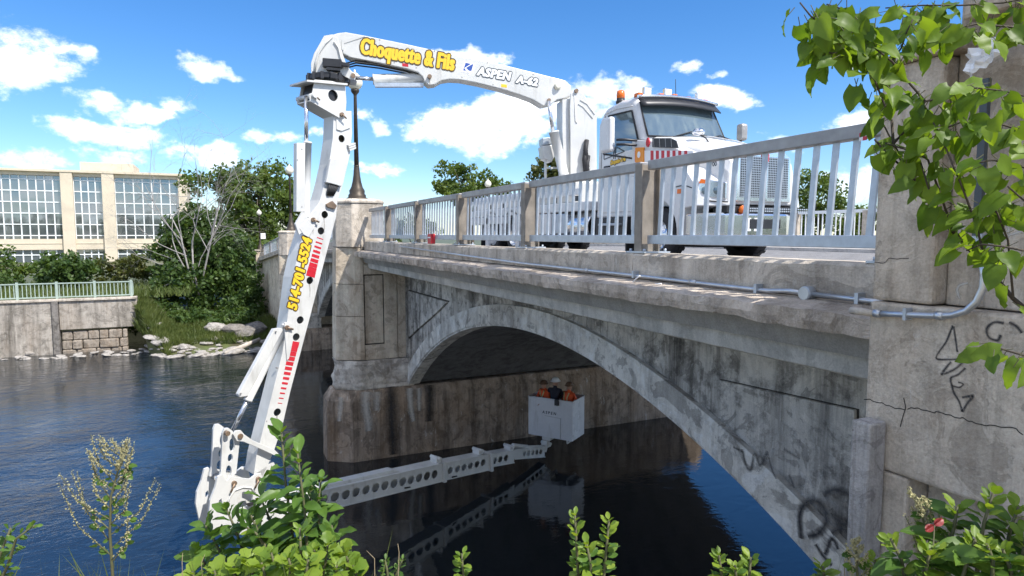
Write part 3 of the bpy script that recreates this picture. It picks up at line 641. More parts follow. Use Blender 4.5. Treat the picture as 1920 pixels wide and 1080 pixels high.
# ------------------------------------------------------------------ pylon at the near end
py = thing('bridge_pylon', 'tall cracked concrete pylon at the near end of the bridge, right edge', 'pylon')
YP = 3.3; XP = -2.40
def ypx(px, py_, y=YP): q = onY(px, py_, y); return (q.x, q.z)
def pbox(x0, x1, z0, z1, yfront, name='wall_panel', bevel=0.012, yback=4.9): return MB().box((x0, yfront, z0), (x1, yback, z1)).build(name, M['conc_pylon'], py, bevel)
zt = ypx(1660, 128)[1]
pbox(XP, -2.065, -0.36, zt, YP, 'pilaster', 0.02)
pbox(XP + 0.03, -1.98, zt + 0.002, zt + 0.05, YP - 0.05, 'pilaster_cap', 0.015)
pbox(-2.06, 2.0, -0.36, 3.2, YP + 0.10, 'upper_panel', 0.01)
pbox(-1.98, 2.0, 1.02, 1.12, YP - 0.04, 'string_course', 0.02, 3.39)
pbox(XP - 0.005, 2.0, -1.295, -0.367, YP - 0.006, 'middle_panel', 0.018)
pbox(XP - 0.01, -2.14, -7.9, -1.30, YP - 0.003, 'lower_pilaster', 0.015)
pbox(-2.135, 2.0, -7.9, -1.30, YP + 0.16, 'lower_panel', 0.01)
tp = MB(); tp.box((-2.375, 3.15, -7.9), (-2.262, 3.285, ypx(1625, 778)[1])); o = tp.build('timber_post', M['timber'], None, 0.012); tag(o, 'grey weathered square timber post standing against the pylon corner', 'post')
# ================================================================== THE TRUCK
truck = thing('inspection_truck', 'white bridge inspection truck with a long folding boom reaching over the railing', 'truck')
class Frame:      # an upright working plane: h along it, n out of it towards the near bank
    def __init__(s, O, h): s.O = Vector(O); s.h = Vector((h[0], h[1], 0)).normalized(); s.n = Vector((s.h.y, -s.h.x, 0)); s.z = Vector((0, 0, 1))
    def P(s, a, b, t): return s.O + s.h * a + s.z * b + s.n * t
    def px(s, x, y, t=0.0):
        r = ray(x, y); k = ((s.O + s.n * t).dot(s.n)) / r.dot(s.n); q = r * k - s.O; return (q.dot(s.h), q.z)
    def poly(s, pts, t): return [s.px(x, y, t) for x, y in pts]
def text_mesh(txt, size, bold=0.0, shear=0.0, space=1.0):
    c = bpy.data.curves.new('txt', 'FONT'); c.body = txt; c.size = size; c.offset = bold; c.shear = shear; c.space_character = space
    c.align_x = 'CENTER'; c.align_y = 'CENTER'; c.resolution_u = 3
    o = bpy.data.objects.new('txt', c); COL.objects.link(o); bpy.context.view_layer.update()
    dg = bpy.context.evaluated_depsgraph_get(); me = bpy.data.meshes.new_from_object(o.evaluated_get(dg))
    v = [tuple(p.co) for p in me.vertices]; f = [tuple(p.vertices) for p in me.polygons]
    bpy.data.objects.remove(o); bpy.data.curves.remove(c); bpy.data.meshes.remove(me); return v, f
def lettering(fr, txt, p0, p1, height, t, mat, outline, ob, parent, bold=0.0, shear=0.0, squeeze=None, space=1.0, name='lettering', heavy=0.012):
    # text running from pixel p0 to pixel p1 on the plane t of frame fr
    a = Vector(fr.px(*p0, t)); b = Vector(fr.px(*p1, t)); d = (b - a); L = d.length; d.normalize(); w = Vector((-d.y, d.x)); c = (a + b) / 2
    v0, _ = text_mesh(txt, height, bold, shear, space); ext = max(p[0] for p in v0) - min(p[0] for p in v0); k = L / ext
    mid = (max(p[0] for p in v0) + min(p[0] for p in v0)) / 2
    v, f = text_mesh(txt, height, bold, shear, space)
    def lay(offs, lift, m, nm):
        g = MB()
        for i, (ox, oy) in enumerate(offs): g.add([fr.P(*(c + d * ((x - mid) * k + ox) + w * (y + oy)), t + lift + i * 0.0004) for x, y, z in v], f)
        g.build(nm, m, parent, recalc=False)
    e = heavy
    if outline: lay([(math.cos(q) * (ob + e * .5), math.sin(q) * ob) for q in [i * math.pi / 5 for i in range(10)]] + [(0, 0)], 0.003, outline, name + '_outline')
    lay([(-e, 0), (0, 0), (e, 0), (e * .5, e * .25), (-e * .5, -e * .25)], 0.009, mat, name)
def shell(fr, outline_px, t, name, mat, parent, holes=(), T=None, bevel=0.0, to=None):
    T2 = -t if T is None else T
    return MB().prism(fr.poly(outline_px, to if to is not None else t), fr.P, t, T2, holes).build(name, mat, parent, bevel)

U0 = onD(640, 120, 15.2); TT = Vector((-14.15, 8.30, 0))
F1 = Frame((U0.x, U0.y, 0), (TT.x - U0.x, TT.y - U0.y))
LJ = onD(450, 950, 13.1); h3 = Vector((-0.408, 0.913, 0))
F2 = Frame((LJ.x, LJ.y, 0), h3)
z1 = lambda *p: [(520 + x / 2.918, 30 + y / 2.918) for x, y in p]
# ---- boom over the deck
B1 = z1((300, 103), (330, 93), (375, 88), (480, 107), (700, 152), (900, 196), (1250, 270), (1520, 338), (1575, 352), (1608, 382), (1606, 440), (1530, 458), (1500, 482), (1455, 492), (1400, 458), (1330, 432), (1220, 397), (1100, 367), (1000, 348), (945, 345),
        (900, 352), (862, 374), (828, 378), (806, 360), (795, 332), (770, 308), (700, 286), (550, 254), (395, 224), (360, 205), (325, 150))
shell(F1, B1, 0.20, 'boom_over_deck', M['white'], truck, bevel=0.018)
# raised side plate near the tip and the stiffener seams
shell(F1, z1((352, 130), (470, 108), (480, 112), (365, 150), (362, 190), (352, 180)), 0.212, 'boom_seam', M['white'], truck, T=0.199)
def pin(fr, x, y, t, r, mat=None, L=0.05, name='pin', parent=None):
    a, b = fr.px(x, y, t); MB().cyl(fr.P(a, b, t - 0.05), fr.P(a, b, t + L), r, 12).build(name, mat or M['pin'], parent or truck)
for x, y, r in ((1485, 462, 0.045), (833, 332, 0.05), (310, 130, 0.06)): q = z1((x, y))[0]; pin(F1, q[0], q[1], 0.21, r)
q = z1((1532, 385))[0]; a, b = F1.px(*q, 0.2); MB().lathe((0, 0, 0), [(0.085, 0), (0.085, 0.05), (0.05, 0.09)], 14).build('work_light', M['globe'], truck).matrix_world = Matrix.Translation(F1.P(a, b, 0.2)) @ F1.n.to_track_quat('Z', 'Y').to_matrix().to_4x4()
T1 = 0.2
lettering(F1, 'Choquette & Fils', z1((458, 168))[0], z1((968, 262))[0], 0.49, T1, M['yellow'], M['brownvinyl'], 0.036, truck, bold=0.012, space=1.10, heavy=0.016)
lettering(F1, 'ASPEN', z1((1092, 303))[0], z1((1278, 334))[0], 0.27, T1, M['whitevinyl'], M['charvinyl'], 0.026, truck, bold=0.010, shear=0.15, space=1.12, heavy=0.008)
lettering(F1, 'A-62', z1((1306, 346))[0], z1((1424, 367))[0], 0.24, T1, M['whitevinyl'], M['charvinyl'], 0.026, truck, bold=0.010, shear=0.15, space=1.12, heavy=0.008)
shell(F1, z1((1024, 250), (1079, 262), (1070, 312), (1048, 326), (1040, 312), (1005, 305)), 0.204, 'emblem_backing', M['whitevinyl'], truck, T=0.199, to=0.2)
shell(F1, z1((1030, 256), (1072, 265), (1062, 300), (1016, 298)), 0.207, 'emblem', M['bluevinyl'], truck, T=0.203, to=0.2)
shell(F1, z1((1060, 262), (1066, 264), (1032, 285), (1058, 310), (1052, 318), (1022, 286)), 0.210, 'emblem_chevron', M['whitevinyl'], truck, T=0.206, to=0.2)
# ---- knuckle, second turret
KN = z1((255, 108), (300, 100), (330, 120), (352, 190), (372, 250), (395, 290), (430, 325), (425, 350), (395, 345), (350, 320), (185, 312), (183, 262), (200, 205), (232, 150))
for t0, t1_, nm in ((0.30, 0.26, 'knuckle_plate'), (-0.26, -0.30, 'knuckle_plate')): shell(F1, KN, t0, nm, M['white'], truck, T=t1_, to=0.3, bevel=0.01)
shell(F1, z1((265, 135), (300, 112), (335, 160), (360, 240), (355, 300), (195, 305), (200, 240), (225, 175)), 0.25, 'knuckle_body', M['white'], truck, to=0.25, bevel=0.02)
arc1 = z1((300, 112), (262, 150), (228, 200), (212, 250), (205, 305)); 
MB().tube([F1.P(*F1.px(x, y, 0.31), 0.315) for x, y in arc1], 0.025, 6).build('knuckle_rib', M['white'], truck)
MB().tube([F1.P(*F1.px(x, y, 0.31), 0.315) for x, y in z1((312, 140), (335, 175), (348, 230), (365, 285))], 0.025, 6).build('knuckle_rib', M['white'], truck)
c1 = F1.px(*z1((278, 340))[0], 0.0); C1 = F1.P(c1[0], c1[1], 0)
MB().lathe((C1.x, C1.y, C1.z), [(0.40, -0.10), (0.47, -0.09), (0.47, -0.01), (0.44, 0.0), (0.44, 0.03), (0.36, 0.04)], 32, smooth=False).build('turntable_ring', M['blackmetal'], truck)
for k in range(14):
    aa = k * 2 * math.pi / 14; MB().box((C1.x + .455 * math.cos(aa) - .035, C1.y + .455 * math.sin(aa) - .035, C1.z - .12), (C1.x + .455 * math.cos(aa) + .035, C1.y + .455 * math.sin(aa) + .035, C1.z + .045)).build('ring_clamp', M['blackmetal'], truck)
for (xa, ya, xb, yb, t0, t1_) in ((248, 232, 352, 284, 0.46, 0.30), (345, 250, 396, 278, 0.42, 0.32), (270, 284, 345, 306, 0.50, 0.34), (292, 312, 330, 352, 0.52, 0.40)):
    shell(F1, z1((xa, ya), (xb, ya + 8), (xb, yb), (xa, yb - 6)), t0, 'slew_motor', M['blackmetal'], truck, T=t1_, to=0.4, bevel=0.015)
# horizontal cylinder between knuckle and boom
def cylinder(fr, rod0, rod1, bar0, bar1, t, rr, br, parent=truck, name='cylinder'):
    P = lambda q: fr.P(*fr.px(*q, t), t)
    MB().cyl(P(rod0), P(rod1), rr, 14).build(name + '_rod', M['rod'], parent)
    a, b = P(bar0), P(bar1); d = (b - a).normalized()
    MB().tube([a, a + d * 0.04, a + d * 0.041, b - d * 0.05, b - d * 0.049, b], [br * 1.08, br * 1.08, br, br, br * 1.06, br * 1.06], 16).build(name + '_barrel', M['white'], parent)
    return a, b, d
cylinder(F1, *z1((405, 338), (530, 345), (522, 346), (822, 338)), 0.0, 0.045, 0.115)
MB().prism(F1.poly(z1((528, 366), (800, 366), (800, 387), (536, 388)), 0.1), F1.P, 0.12, 0.0).build('cylinder_guard', M['galv'], truck)
pin(F1, *z1((415, 328))[0], 0.28, 0.055)
for k_, (yy, tt) in enumerate(((0.10, .10), (0.04, .02), (0.07, -.08))):
    hz_ = [F1.P(*F1.px(*q, 0.0), tt) + Vector((0, 0, -.02 - .03 * k_)) for q in z1((330, 300), (370, 262), (430, 246), (560, 262), (700, 290), (775, 318))]
    MB().tube(hz_, 0.018, 6).build('hose', M['black'], truck)
for q in z1((640, 255), (760, 283), (1010, 335), (1180, 375), (560, 130), (860, 192), (1150, 255), (1400, 318)): pin(F1, q[0], q[1], 0.203, 0.016, M['railtop'], 0.0, 'bolt')
for q in z1((700, 268), (1240, 382)): a_, b_ = F1.px(*q, .2); MB().prism([(a_ - .07, b_ - .03), (a_ + .07, b_ - .04), (a_ + .07, b_ + .03), (a_ - .07, b_ + .04)], F1.P, .2, .204).build('decal', M['redvinyl' if q[0] < 800 else 'yellow'], truck)
# ---- bracket under the turntable (it turns with the hanging boom)
BR = z1((205, 348), (300, 356), (372, 378), (378, 470), (372, 548), (345, 560), (180, 466), (176, 440), (192, 420))
hb = F2.px(*z1((305, 435))[0], 0.27)
for t0, t1_ in ((0.27, 0.24), (-0.24, -0.27)): shell(F2, BR, t0, 'bracket_plate', M['white'], truck, holes=[circ(hb[0], hb[1], 0.125, 18)], T=t1_, to=0.27)
shell(F2, z1((212, 352), (300, 360), (366, 382), (370, 540), (340, 552), (190, 460)), 0.20, 'bracket_dark_fill', M['blackmetal'], truck, to=0.24)  # dark filler added so the plate hole looks shaded inside
shell(F2, z1((150, 352), (372, 372), (372, 382), (150, 362)), 0.36, 'bracket_top', M['white'], truck, T=-0.36, to=0.27)
shell(F2, z1((178, 466), (342, 562), (372, 552), (372, 545), (340, 553), (182, 458)), 0.24, 'bracket_floor', M['white'], truck, to=0.24)
for x, y in ((203, 438), (350, 540)): pin(F2, *z1((x, y))[0], 0.27, 0.05); a = z1((x, y))[0]; k = F2.px(*a, 0.28); MB().tube([F2.P(k[0], k[1], 0.33), F2.P(k[0] + 0.10, k[1] - 0.08, 0.33)], 0.018, 6).build('pin_keeper', M['pin'], truck)
k = F2.px(*z1((160, 445))[0], 0.0); MB().cyl(F2.P(k[0], k[1], 0.36), F2.P(k[0], k[1], -0.36), 0.06, 12).build('cross_pin', M['white'], truck)
# ---- hanging boom
B2R = [(659, 208), (660, 250), (656, 290), (649, 320), (643, 345), (633, 375), (630, 407), (606, 498), (584, 583), (544, 735), (529, 800), (512, 850), (491, 896)]
B2L = [(476, 889), (481, 854), (505, 760), (529, 664), (533, 640), (540, 590), (549, 520), (560, 470), (572, 432), (584, 407), (600, 375), (609, 343), (617, 307), (624, 260), (626, 208)]
hp = [(609, 402.5, .085), (602, 433, .085), (581, 526, .085), (563, 600, .085), (555.5, 632, .085), (520, 773, .085), (640.6, 260, .085)]
hs = []
for x, y, r in hp: q = F2.px(x, y, 0.2); hs.append(circ(q[0], q[1], r, 16))
B2R2 = list(B2R); B2R2[6:6] = []
MB().box_with_holes(F2.poly(B2R + B2L, 0.2), F2.P, 0.20, -0.20, hs).build('hanging_boom', M['white'], truck)
# cover box on the upper part with hoses below it, gussets, hose guide
z6 = lambda *p: [(540 + x / 6, 240 + y / 6) for x, y in p]
shell(F2, z6((480, 345), (585, 350), (660, 400), (655, 480), (605, 660), (545, 640), (430, 610)), 0.30, 'hose_cover', M['white'], truck, T=0.203, to=0.3, bevel=0.015)
for i in range(6): 
    a = z6((470 + i * 22, 630)); b = z6((455 + i * 12, 760))
    MB().tube([F2.P(*F2.px(*a[0], .26), .255 - .004 * i), F2.P(*F2.px((a[0][0] + b[0][0]) / 2 - 2, (a[0][1] + b[0][1]) / 2, .26), .28), F2.P(*F2.px(*b[0], .26), .215)], 0.022, 6).build('hose', M['black'], truck)
for j in range(3): shell(F2, z6((660 + 8 * j, 190 + 25 * j), (740 + 4 * j, 165 + 25 * j), (745 + 2 * j, 185 + 25 * j), (670 + 6 * j, 210 + 25 * j)), 0.26, 'hose_guide', M['white'], truck, T=0.1, to=0.2)
def gusset(pts, d=0.03): shell(F2, pts, 0.2 + d, 'gusset', M['white'], truck, T=0.197, to=0.2, bevel=0.01)
gusset(z6((520, 100), (690, 40), (700, 130), (640, 180), (560, 190), (470, 330), (500, 220)) if False else [(629, 212), (657, 212), (656, 240), (640, 246), (630, 243)])
gusset([(560, 428), (578, 408), (600, 376), (606, 380), (596, 405), (588, 428), (578, 445), (568, 440)])
gusset([(532, 604), (545, 606), (548, 640), (541, 672), (537, 676), (534, 640)])
for x, y in ((586, 412), (537, 614)): pin(F2, x, y, 0.22, 0.05); k = F2.px(x, y, .22); MB().tube([F2.P(k[0], k[1], 0.27), F2.P(k[0] + 0.13, k[1] - 0.05, 0.27)], 0.022, 6).build('pin_keeper', M['pin'], truck)
shell(F2, [(610, 383), (621, 377), (629, 386), (626, 392), (612, 388)], 0.26, 'pin_cover', M['pin'], truck, T=0.2, to=0.2)
lettering(F2, '514-701-5524', (548, 580), (577, 446), 0.31, 0.2, M['yellow'], M['brownvinyl'], 0.030, truck, bold=0.010, shear=0.12, space=1.08, heavy=0.010)
def bars(p0, p1, n, w0, w1, len0, len1):
    a = Vector(F2.px(*p0, .2)); b = Vector(F2.px(*p1, .2)); d = (b - a).normalized(); w = Vector((-d.y, d.x))
    for i in range(n):
        f_ = i / (n - 1); c = a.lerp(b, f_); hw = (w0 + (w1 - w0) * f_) / 2; hl = (len0 + (len1 - len0) * f_) / 2
        MB().prism([tuple(c - d * hw - w * hl), tuple(c + d * hw - w * hl), tuple(c + d * hw + w * hl), tuple(c - d * hw + w * hl)], F2.P, 0.199, 0.2045).build('warning_bar', M['redvinyl'], truck)
bars((600, 447), (583, 514), 9, 0.02, 0.115, 0.16, 0.22)
bars((552, 645), (525, 756), 13, 0.115, 0.015, 0.22, 0.10)
# lift cylinder with its flat guard, upper
def guard(p0, p1, wpx, t, name='cylinder_guard'):
    (x0, y0), (x1, y1) = p0, p1
    shell(F2, [(x0 - wpx, y0), (x0, y0), (x1, y1), (x1 - wpx, y1)], t + 0.03, name, M['white'], truck, T=t - 0.10, to=t, bevel=0.008)
cylinder(F2, (574, 180), (574.5, 270), (577, 266), (573, 408), 0.10, 0.045, 0.085)
guard((571, 268), (570.5, 397), 16, 0.14)
cylinder(F2, (437, 806), (468, 742), (536, 610), (464, 752), 0.10, 0.045, 0.085)
shell(F2, [(513, 617), (527, 615), (529, 619), (464, 742), (448, 744), (446, 739)], 0.17, 'cylinder_guard', M['white'], truck, T=0.04, to=0.14, bevel=0.008)
for q in ((566, 280), (566, 388), (558, 300), (452, 738), (518, 622), (545, 560), (520, 690), (500, 790), (620, 345), (594, 470)): pin(F2, q[0], q[1], 0.175 if q[0] < 570 and q[1] < 400 else 0.203, 0.016, M['railtop'], 0.0, 'bolt')
# lugs for the cylinders
shell(F2, [(553, 420), (566, 397), (574, 400), (577, 412), (570, 432), (560, 440)], 0.22, 'cylinder_lug', M['white'], truck, T=0.17, to=0.2)
# ---- lower linkage
zb = lambda *p: [(380 + x / 4.5, 760 + y / 4.5) for x, y in p]
lk = zb((165, 235), (180, 195), (215, 190), (250, 215), (262, 250), (310, 290), (280, 570), (225, 620), (205, 650), (130, 640), (150, 560))
hl = []
for x, y, r, ry in ((240, 330, .06, .14), (226, 440, .055, .085), (213, 550, .06, .12)): qx, qy = zb((x, y))[0]; q = F2.px(qx, qy, 0.2); hl.append(circ(q[0], q[1], r, 12, ry))
shell(F2, lk, 0.24, 'link_plate', M['white'], truck, holes=hl, T=0.18, to=0.22); shell(F2, lk, -0.18, 'link_plate', M['white'], truck, holes=hl, T=-0.24, to=0.22)
shell(F2, zb((255, 245), (275, 215), (320, 210), (350, 245), (420, 295), (600, 370), (640, 410), (635, 430), (600, 420), (480, 365), (340, 305), (285, 300)), 0.32, 'link_arm', M['white'], truck, T=0.26, to=0.3, bevel=0.008)
for x, y, r in ((312, 258, .055), (205, 235, .05)): qx, qy = zb((x, y))[0]; pin(F2, qx, qy, 0.3, r)
br = zb((60, 800), (100, 700), (125, 600), (160, 585), (200, 640), (235, 600), (290, 610), (400, 620), (450, 580), (490, 575), (510, 640), (525, 740), (550, 850), (580, 1000), (440, 1030), (330, 1085), (90, 1085), (50, 900))
oh = []
for pts in (((270, 800), (300, 740), (340, 725), (400, 720), (418, 760), (410, 820), (370, 850), (300, 870)), ((130, 800), (150, 780), (160, 815), (145, 845), (128, 835))): oh.append([F2.px(*zb(p)[0], 0.3) for p in pts])
shell(F2, br, 0.34, 'knee_bracket', M['white'], truck, holes=oh, T=0.28, to=0.32); shell(F2, br, -0.28, 'knee_bracket', M['white'], truck, holes=oh, T=-0.34, to=0.32)
arcp = zb((205, 860), (225, 780), (270, 715), (340, 690), (410, 695), (440, 740)); MB().tube([F2.P(*F2.px(*p, .34), .345) for p in arcp], 0.022, 6).build('bracket_rib', M['white'], truck)
for x, y in ((262, 655), (465, 620)): qx, qy = zb((x, y))[0]; pin(F2, qx, qy, 0.34, 0.05); k = F2.px(qx, qy, .34); MB().tube([F2.P(k[0], k[1], 0.39), F2.P(k[0] - 0.09, k[1] - 0.16, 0.39)], 0.022, 6).build('pin_keeper', M['pin'], truck)
qx, qy = zb((180, 640))[0]; k = F2.px(qx, qy, .2); MB().cyl(F2.P(k[0], k[1], 0.22), F2.P(k[0], k[1], -0.34), 0.075, 14).build('cross_pin', M['chrome'], truck)
shell(F2, zb((440, 580), (600, 480), (610, 500), (500, 620)), 0.2, 'knee_web', M['white'], truck, to=0.2)
shell(F2, zb((360, 830), (450, 800), (455, 815), (380, 850)), 0.40, 'hose_end', M['black'], truck, T=0.35, to=0.35)
# ---- boom under the bridge: telescoping box sections with lightening holes
z3 = lambda *p: [(600 + x / 3.43, 680 + y / 3.43) for x, y in p]
def section(name, top0, top1, bot0, bot1, holes, r, T, ry=None, cap=None):
    hh = []
    for hx, hy in holes: q = F2.px(*z3((hx, hy))[0], T); hh.append(circ(q[0], q[1], r, 14, ry))
    (a, b, c, d) = z3(top0, top1, bot1, bot0); P = F2.poly([a, b, c, d], T)
    o = MB().box_with_holes(P, F2.P, T, -T, hh).build(name, M['white'], truck)
    tp = [Vector(P[0]), Vector(P[1])]; bt = [Vector(P[3]), Vector(P[2])]
    for u_, v_, dz in ((tp[0], tp[1], 0.012), (bt[0], bt[1], -0.012)):   # flange lips
        MB().hexa([F2.P(u_.x, u_.y - .012 + dz, -T - .03), F2.P(v_.x, v_.y - .012 + dz, -T - .03), F2.P(v_.x, v_.y - .012 + dz, T + .03), F2.P(u_.x, u_.y - .012 + dz, T + .03),
                   F2.P(u_.x, u_.y + .012 + dz, -T - .03), F2.P(v_.x, v_.y + .012 + dz, -T - .03), F2.P(v_.x, v_.y + .012 + dz, T + .03), F2.P(u_.x, u_.y + .012 + dz, T + .03)]).build('flange', M['white'], truck)
    return P
def ext(p, q, x): return (x, p[1] + (q[1] - p[1]) / (q[0] - p[0]) * (x - p[0]))
t0_, t1_ = (150, 795), (790, 650); b0_, b1_ = (40, 945), (800, 755)
section('under_boom_section', ext(t0_, t1_, -330), t1_, ext(b0_, b1_, -330), b1_,
        [(-210, 932), (-125, 912), (-48, 893), (25, 878), (97, 863), (167, 848), (232, 833), (297, 818), (358, 804), (418, 790), (477, 777), (533, 765), (586, 753), (638, 741), (689, 729), (738, 718)], 0.115, 0.19)
section('under_boom_section', (800, 649), (1110, 587), (800, 752), (1110, 681), [(838, 693), (885, 682), (927, 673), (968, 663), (1010, 653), (1050, 643)], 0.10, 0.165)
section('under_boom_section', (1095, 592), (1252, 566), (1095, 668), (1248, 640), [(1125, 630), (1160, 622), (1197, 613)], 0.10, 0.14)
section('jib', (1250, 562), (1445, 545), (1250, 618), (1445, 603), [(1315, 584), (1342, 581), (1369, 578), (1395, 576), (1420, 574)], 0.085, 0.12)
# collars, top boxes, hinge lugs
for x in (800, 1103):
    a = z3((x, 640 if x < 900 else 582))[0]; b = z3((x + 6, 770 if x < 900 else 700))[0]; qa = F2.px(*a, .22); qb = F2.px(*b, .22)
    MB().hexa([F2.P(qb[0] - .05, qb[1], -.24), F2.P(qb[0] + .05, qb[1], -.24), F2.P(qb[0] + .05, qb[1], .24), F2.P(qb[0] - .05, qb[1], .24), F2.P(qa[0] - .05, qa[1], -.24), F2.P(qa[0] + .05, qa[1], -.24), F2.P(qa[0] + .05, qa[1], .24), F2.P(qa[0] - .05, qa[1], .24)]).build('collar', M['white'], truck, 0.01)
a = F2.px(*z3((-150, 840))[0], -0.1); b = F2.px(*z3((480, 690))[0], -0.1)
MB().hexa([F2.P(a[0], a[1] + .02, -.15), F2.P(b[0], b[1] + .02, -.15), F2.P(b[0], b[1] + .02, .12), F2.P(a[0], a[1] + .02, .12), F2.P(a[0], a[1] + .12, -.15), F2.P(b[0] - .2, b[1] + .12, -.15), F2.P(b[0] - .2, b[1] + .12, .12), F2.P(a[0], a[1] + .12, .12)]).build('top_cover', M['white'], truck, 0.01)
for x, y in ((745, 622), (1015, 570), (1215, 545), (1455, 525)):
    q = F2.px(*z3((x, y))[0], 0.0); MB().obox(F2.P(q[0], q[1], 0), F2.h * 0.09, F2.n * 0.14, Vector((0, 0, 0.07))).build('hinge_lug', M['white'], truck, 0.02)
    MB().cyl(F2.P(q[0], q[1] + .05, .2), F2.P(q[0], q[1] + .05, -.2), 0.05, 10).build('pin', M['white'], truck)
for x0, y0, x1, y1 in ((1235, 530, 1330, 540), (1300, 545, 1440, 540)):
    a = F2.px(*z3((x0, y0))[0], 0); b = F2.px(*z3((x1, y1))[0], 0); MB().cyl(F2.P(a[0], a[1], 0.02), F2.P(b[0], b[1], 0.02), 0.06, 12).build('jib_cylinder', M['white'], truck)
for x0, x1, y in ((545, 580, 806), (850, 880, 736)):
    a = F2.px(*z3((x0, y))[0], .2); b = F2.px(*z3((x1, y - 6))[0], .2); MB().tube([F2.P(a[0], a[1], .2), F2.P(b[0], b[1], .2)], 0.02, 6).build('wear_pad', M['black'], truck)
# ---- bucket
BC = onD(1073, 828, 20.3)                       # front lower corner
rv = Vector((SA, CA, 0)); fv = Vector((-CA, SA, 0))
bl = (rv * -0.865 + fv * 0.50).normalized(); br_ = (rv * 0.50 + fv * 0.865).normalized(); BW, BD, BH = 1.62, 0.95, 1.30
def bk(a, b, z): return BC + bl * a + br_ * b + Vector((0, 0, z))
pts = [(0, 0), (BW, 0), (BW, BD), (0, BD)]; th = 0.035
bucket = MB()
for (a0, b0), (a1, b1) in zip(pts, pts[1:] + pts[:1]):
    ca, cb = BW / 2, BD / 2
    inn_ = lambda a, b: (a + (th if a < ca else -th), b + (th if b < cb else -th))
    i0, i1 = inn_(a0, b0), inn_(a1, b1)
    bucket.hexa([bk(a0, b0, 0), bk(a1, b1, 0), bk(*i1, 0), bk(*i0, 0), bk(a0, b0, BH), bk(a1, b1, BH), bk(*i1, BH), bk(*i0, BH)])
bucket.hexa([bk(.03, .03, .005), bk(BW - .03, .03, .005), bk(BW - .03, BD - .03, .005), bk(.03, BD - .03, .005), bk(.03, .03, .05), bk(BW - .03, .03, .05), bk(BW - .03, BD - .03, .05), bk(.03, BD - .03, .05)])
bko = bucket.build('bucket', M['cab'], truck)
MB().tube([bk(0, 0, BH), bk(BW, 0, BH), bk(BW, BD, BH), bk(0, BD, BH), bk(0, 0, BH)], 0.022, 6).build('bucket_rim', M['cab'], bko)
MB().tube([bk(0.42, -.004, .02), bk(0.42, -.004, .70)], 0.008, 4).build('door_seam', M['railtop'], bko)
MB().tube([bk(0.42, -.004, .70), bk(1.0, -.004, .72)], 0.006, 4).build('door_seam', M['railtop'], bko)
class BF:      # lettering on the bucket front
    def px(s, x, y, t): return (x, y)
    def P(s, a, b, t): return bk(BW - a, -t, b)
v_, f_ = text_mesh('ASPEN', 0.13, 0.004, 0.1, 1.5)
MB().add([bk(BW - (0.78 + x * 1.0), -0.006, 0.83 + y) for x, y, z in v_], f_).build('bucket_lettering', M['charvinyl'], bko, recalc=False)
MB().obox(bk(0.55, -0.04, BH - 0.07), bl * 0.07, br_ * 0.04, Vector((0, 0, 0.10))).build('control_box', M['blackmetal'], bko, 0.01)
MB().tube([bk(.25, .15, 0), bk(.25, .15, -.14), bk(.25, .80, -.14), bk(.25, .80, 0)], 0.03, 6).build('under_frame', M['cab'], bko)
MB().tube([bk(.95, .15, 0), bk(.95, .15, -.14), bk(.95, .80, -.14), bk(.95, .80, 0)], 0.03, 6).build('under_frame', M['cab'], bko)
je = F2.px(*z3((1440, 572))[0], 0); J = F2.P(je[0], je[1], 0); K = bk(1.0, .25, -.05)
MB().tube([J, J.lerp(K, .45) + Vector((0, 0, .02)), K], [0.085, 0.09, 0.08], 8, smooth=False).build('bucket_arm', M['white'], bko)
MB().obox(J.lerp(K, .35) + Vector((0, 0, .1)), bl * .12, br_ * .10, Vector((0, 0, .12))).build('bucket_rotator', M['white'], bko, 0.03)
MB().obox(bk(1.0, .3, -.08), bl * .16, br_ * .2, Vector((0, 0, .06))).build('bucket_mount', M['white'], bko, 0.01)

# ---- turret on the chassis
z2 = lambda *p: [(960 + x / 2.743, 140 + y / 2.743) for x, y in p]
TP = z2((302, 95), (330, 82), (362, 92), (392, 130), (425, 195), (430, 260), (430, 560), (302, 560), (300, 300), (298, 160))
shell(F1, TP, 0.36, 'turret_plate', M['white'], truck, T=0.30, to=0.36, bevel=0.012); shell(F1, TP, -0.30, 'turret_plate', M['white'], truck, T=-0.36, to=0.36, bevel=0.012)
shell(F1, z2((250, 135), (300, 130), (425, 215), (425, 560), (262, 560), (250, 300)), 0.27, 'turret_core', M['white'], truck, to=0.1)
for pts_ in (((322, 100), (326, 240), (334, 250)), ((350, 130), (385, 150), (425, 205)), ((340, 150), (365, 165), (415, 225))):
    MB().tube([F1.P(*F1.px(*p, .36), .362) for p in z2(*pts_)], 0.016, 6).build('turret_rib', M['white'], truck)
pin(F1, *z2((330, 84))[0], 0.36, 0.05)
cylinder(F1, *z2((188, 135), (212, 300), (214, 292), (268, 520)), 0.34, 0.045, 0.12)
shell(F1, z2((155, 325), (212, 320), (215, 355), (160, 362)), 0.1, 'flood_light', M['galv'], truck, T=-0.3, to=0.1, bevel=0.02)
shell(F1, z2((152, 365), (212, 360), (225, 410), (205, 450), (165, 430)), 0.12, 'equipment_box', M['white'], truck, T=-0.3, to=0.12, bevel=0.03)
shell(F1, z2((168, 440), (178, 440), (178, 560), (168, 560)), 0.05, 'stand_pipe', M['white'], truck, T=0.0, to=0.05)
shell(F1, z2((178, 475), (240, 475), (240, 484), (178, 484)), 0.05, 'guard_bar', M['white'], truck, T=0.0, to=0.05)
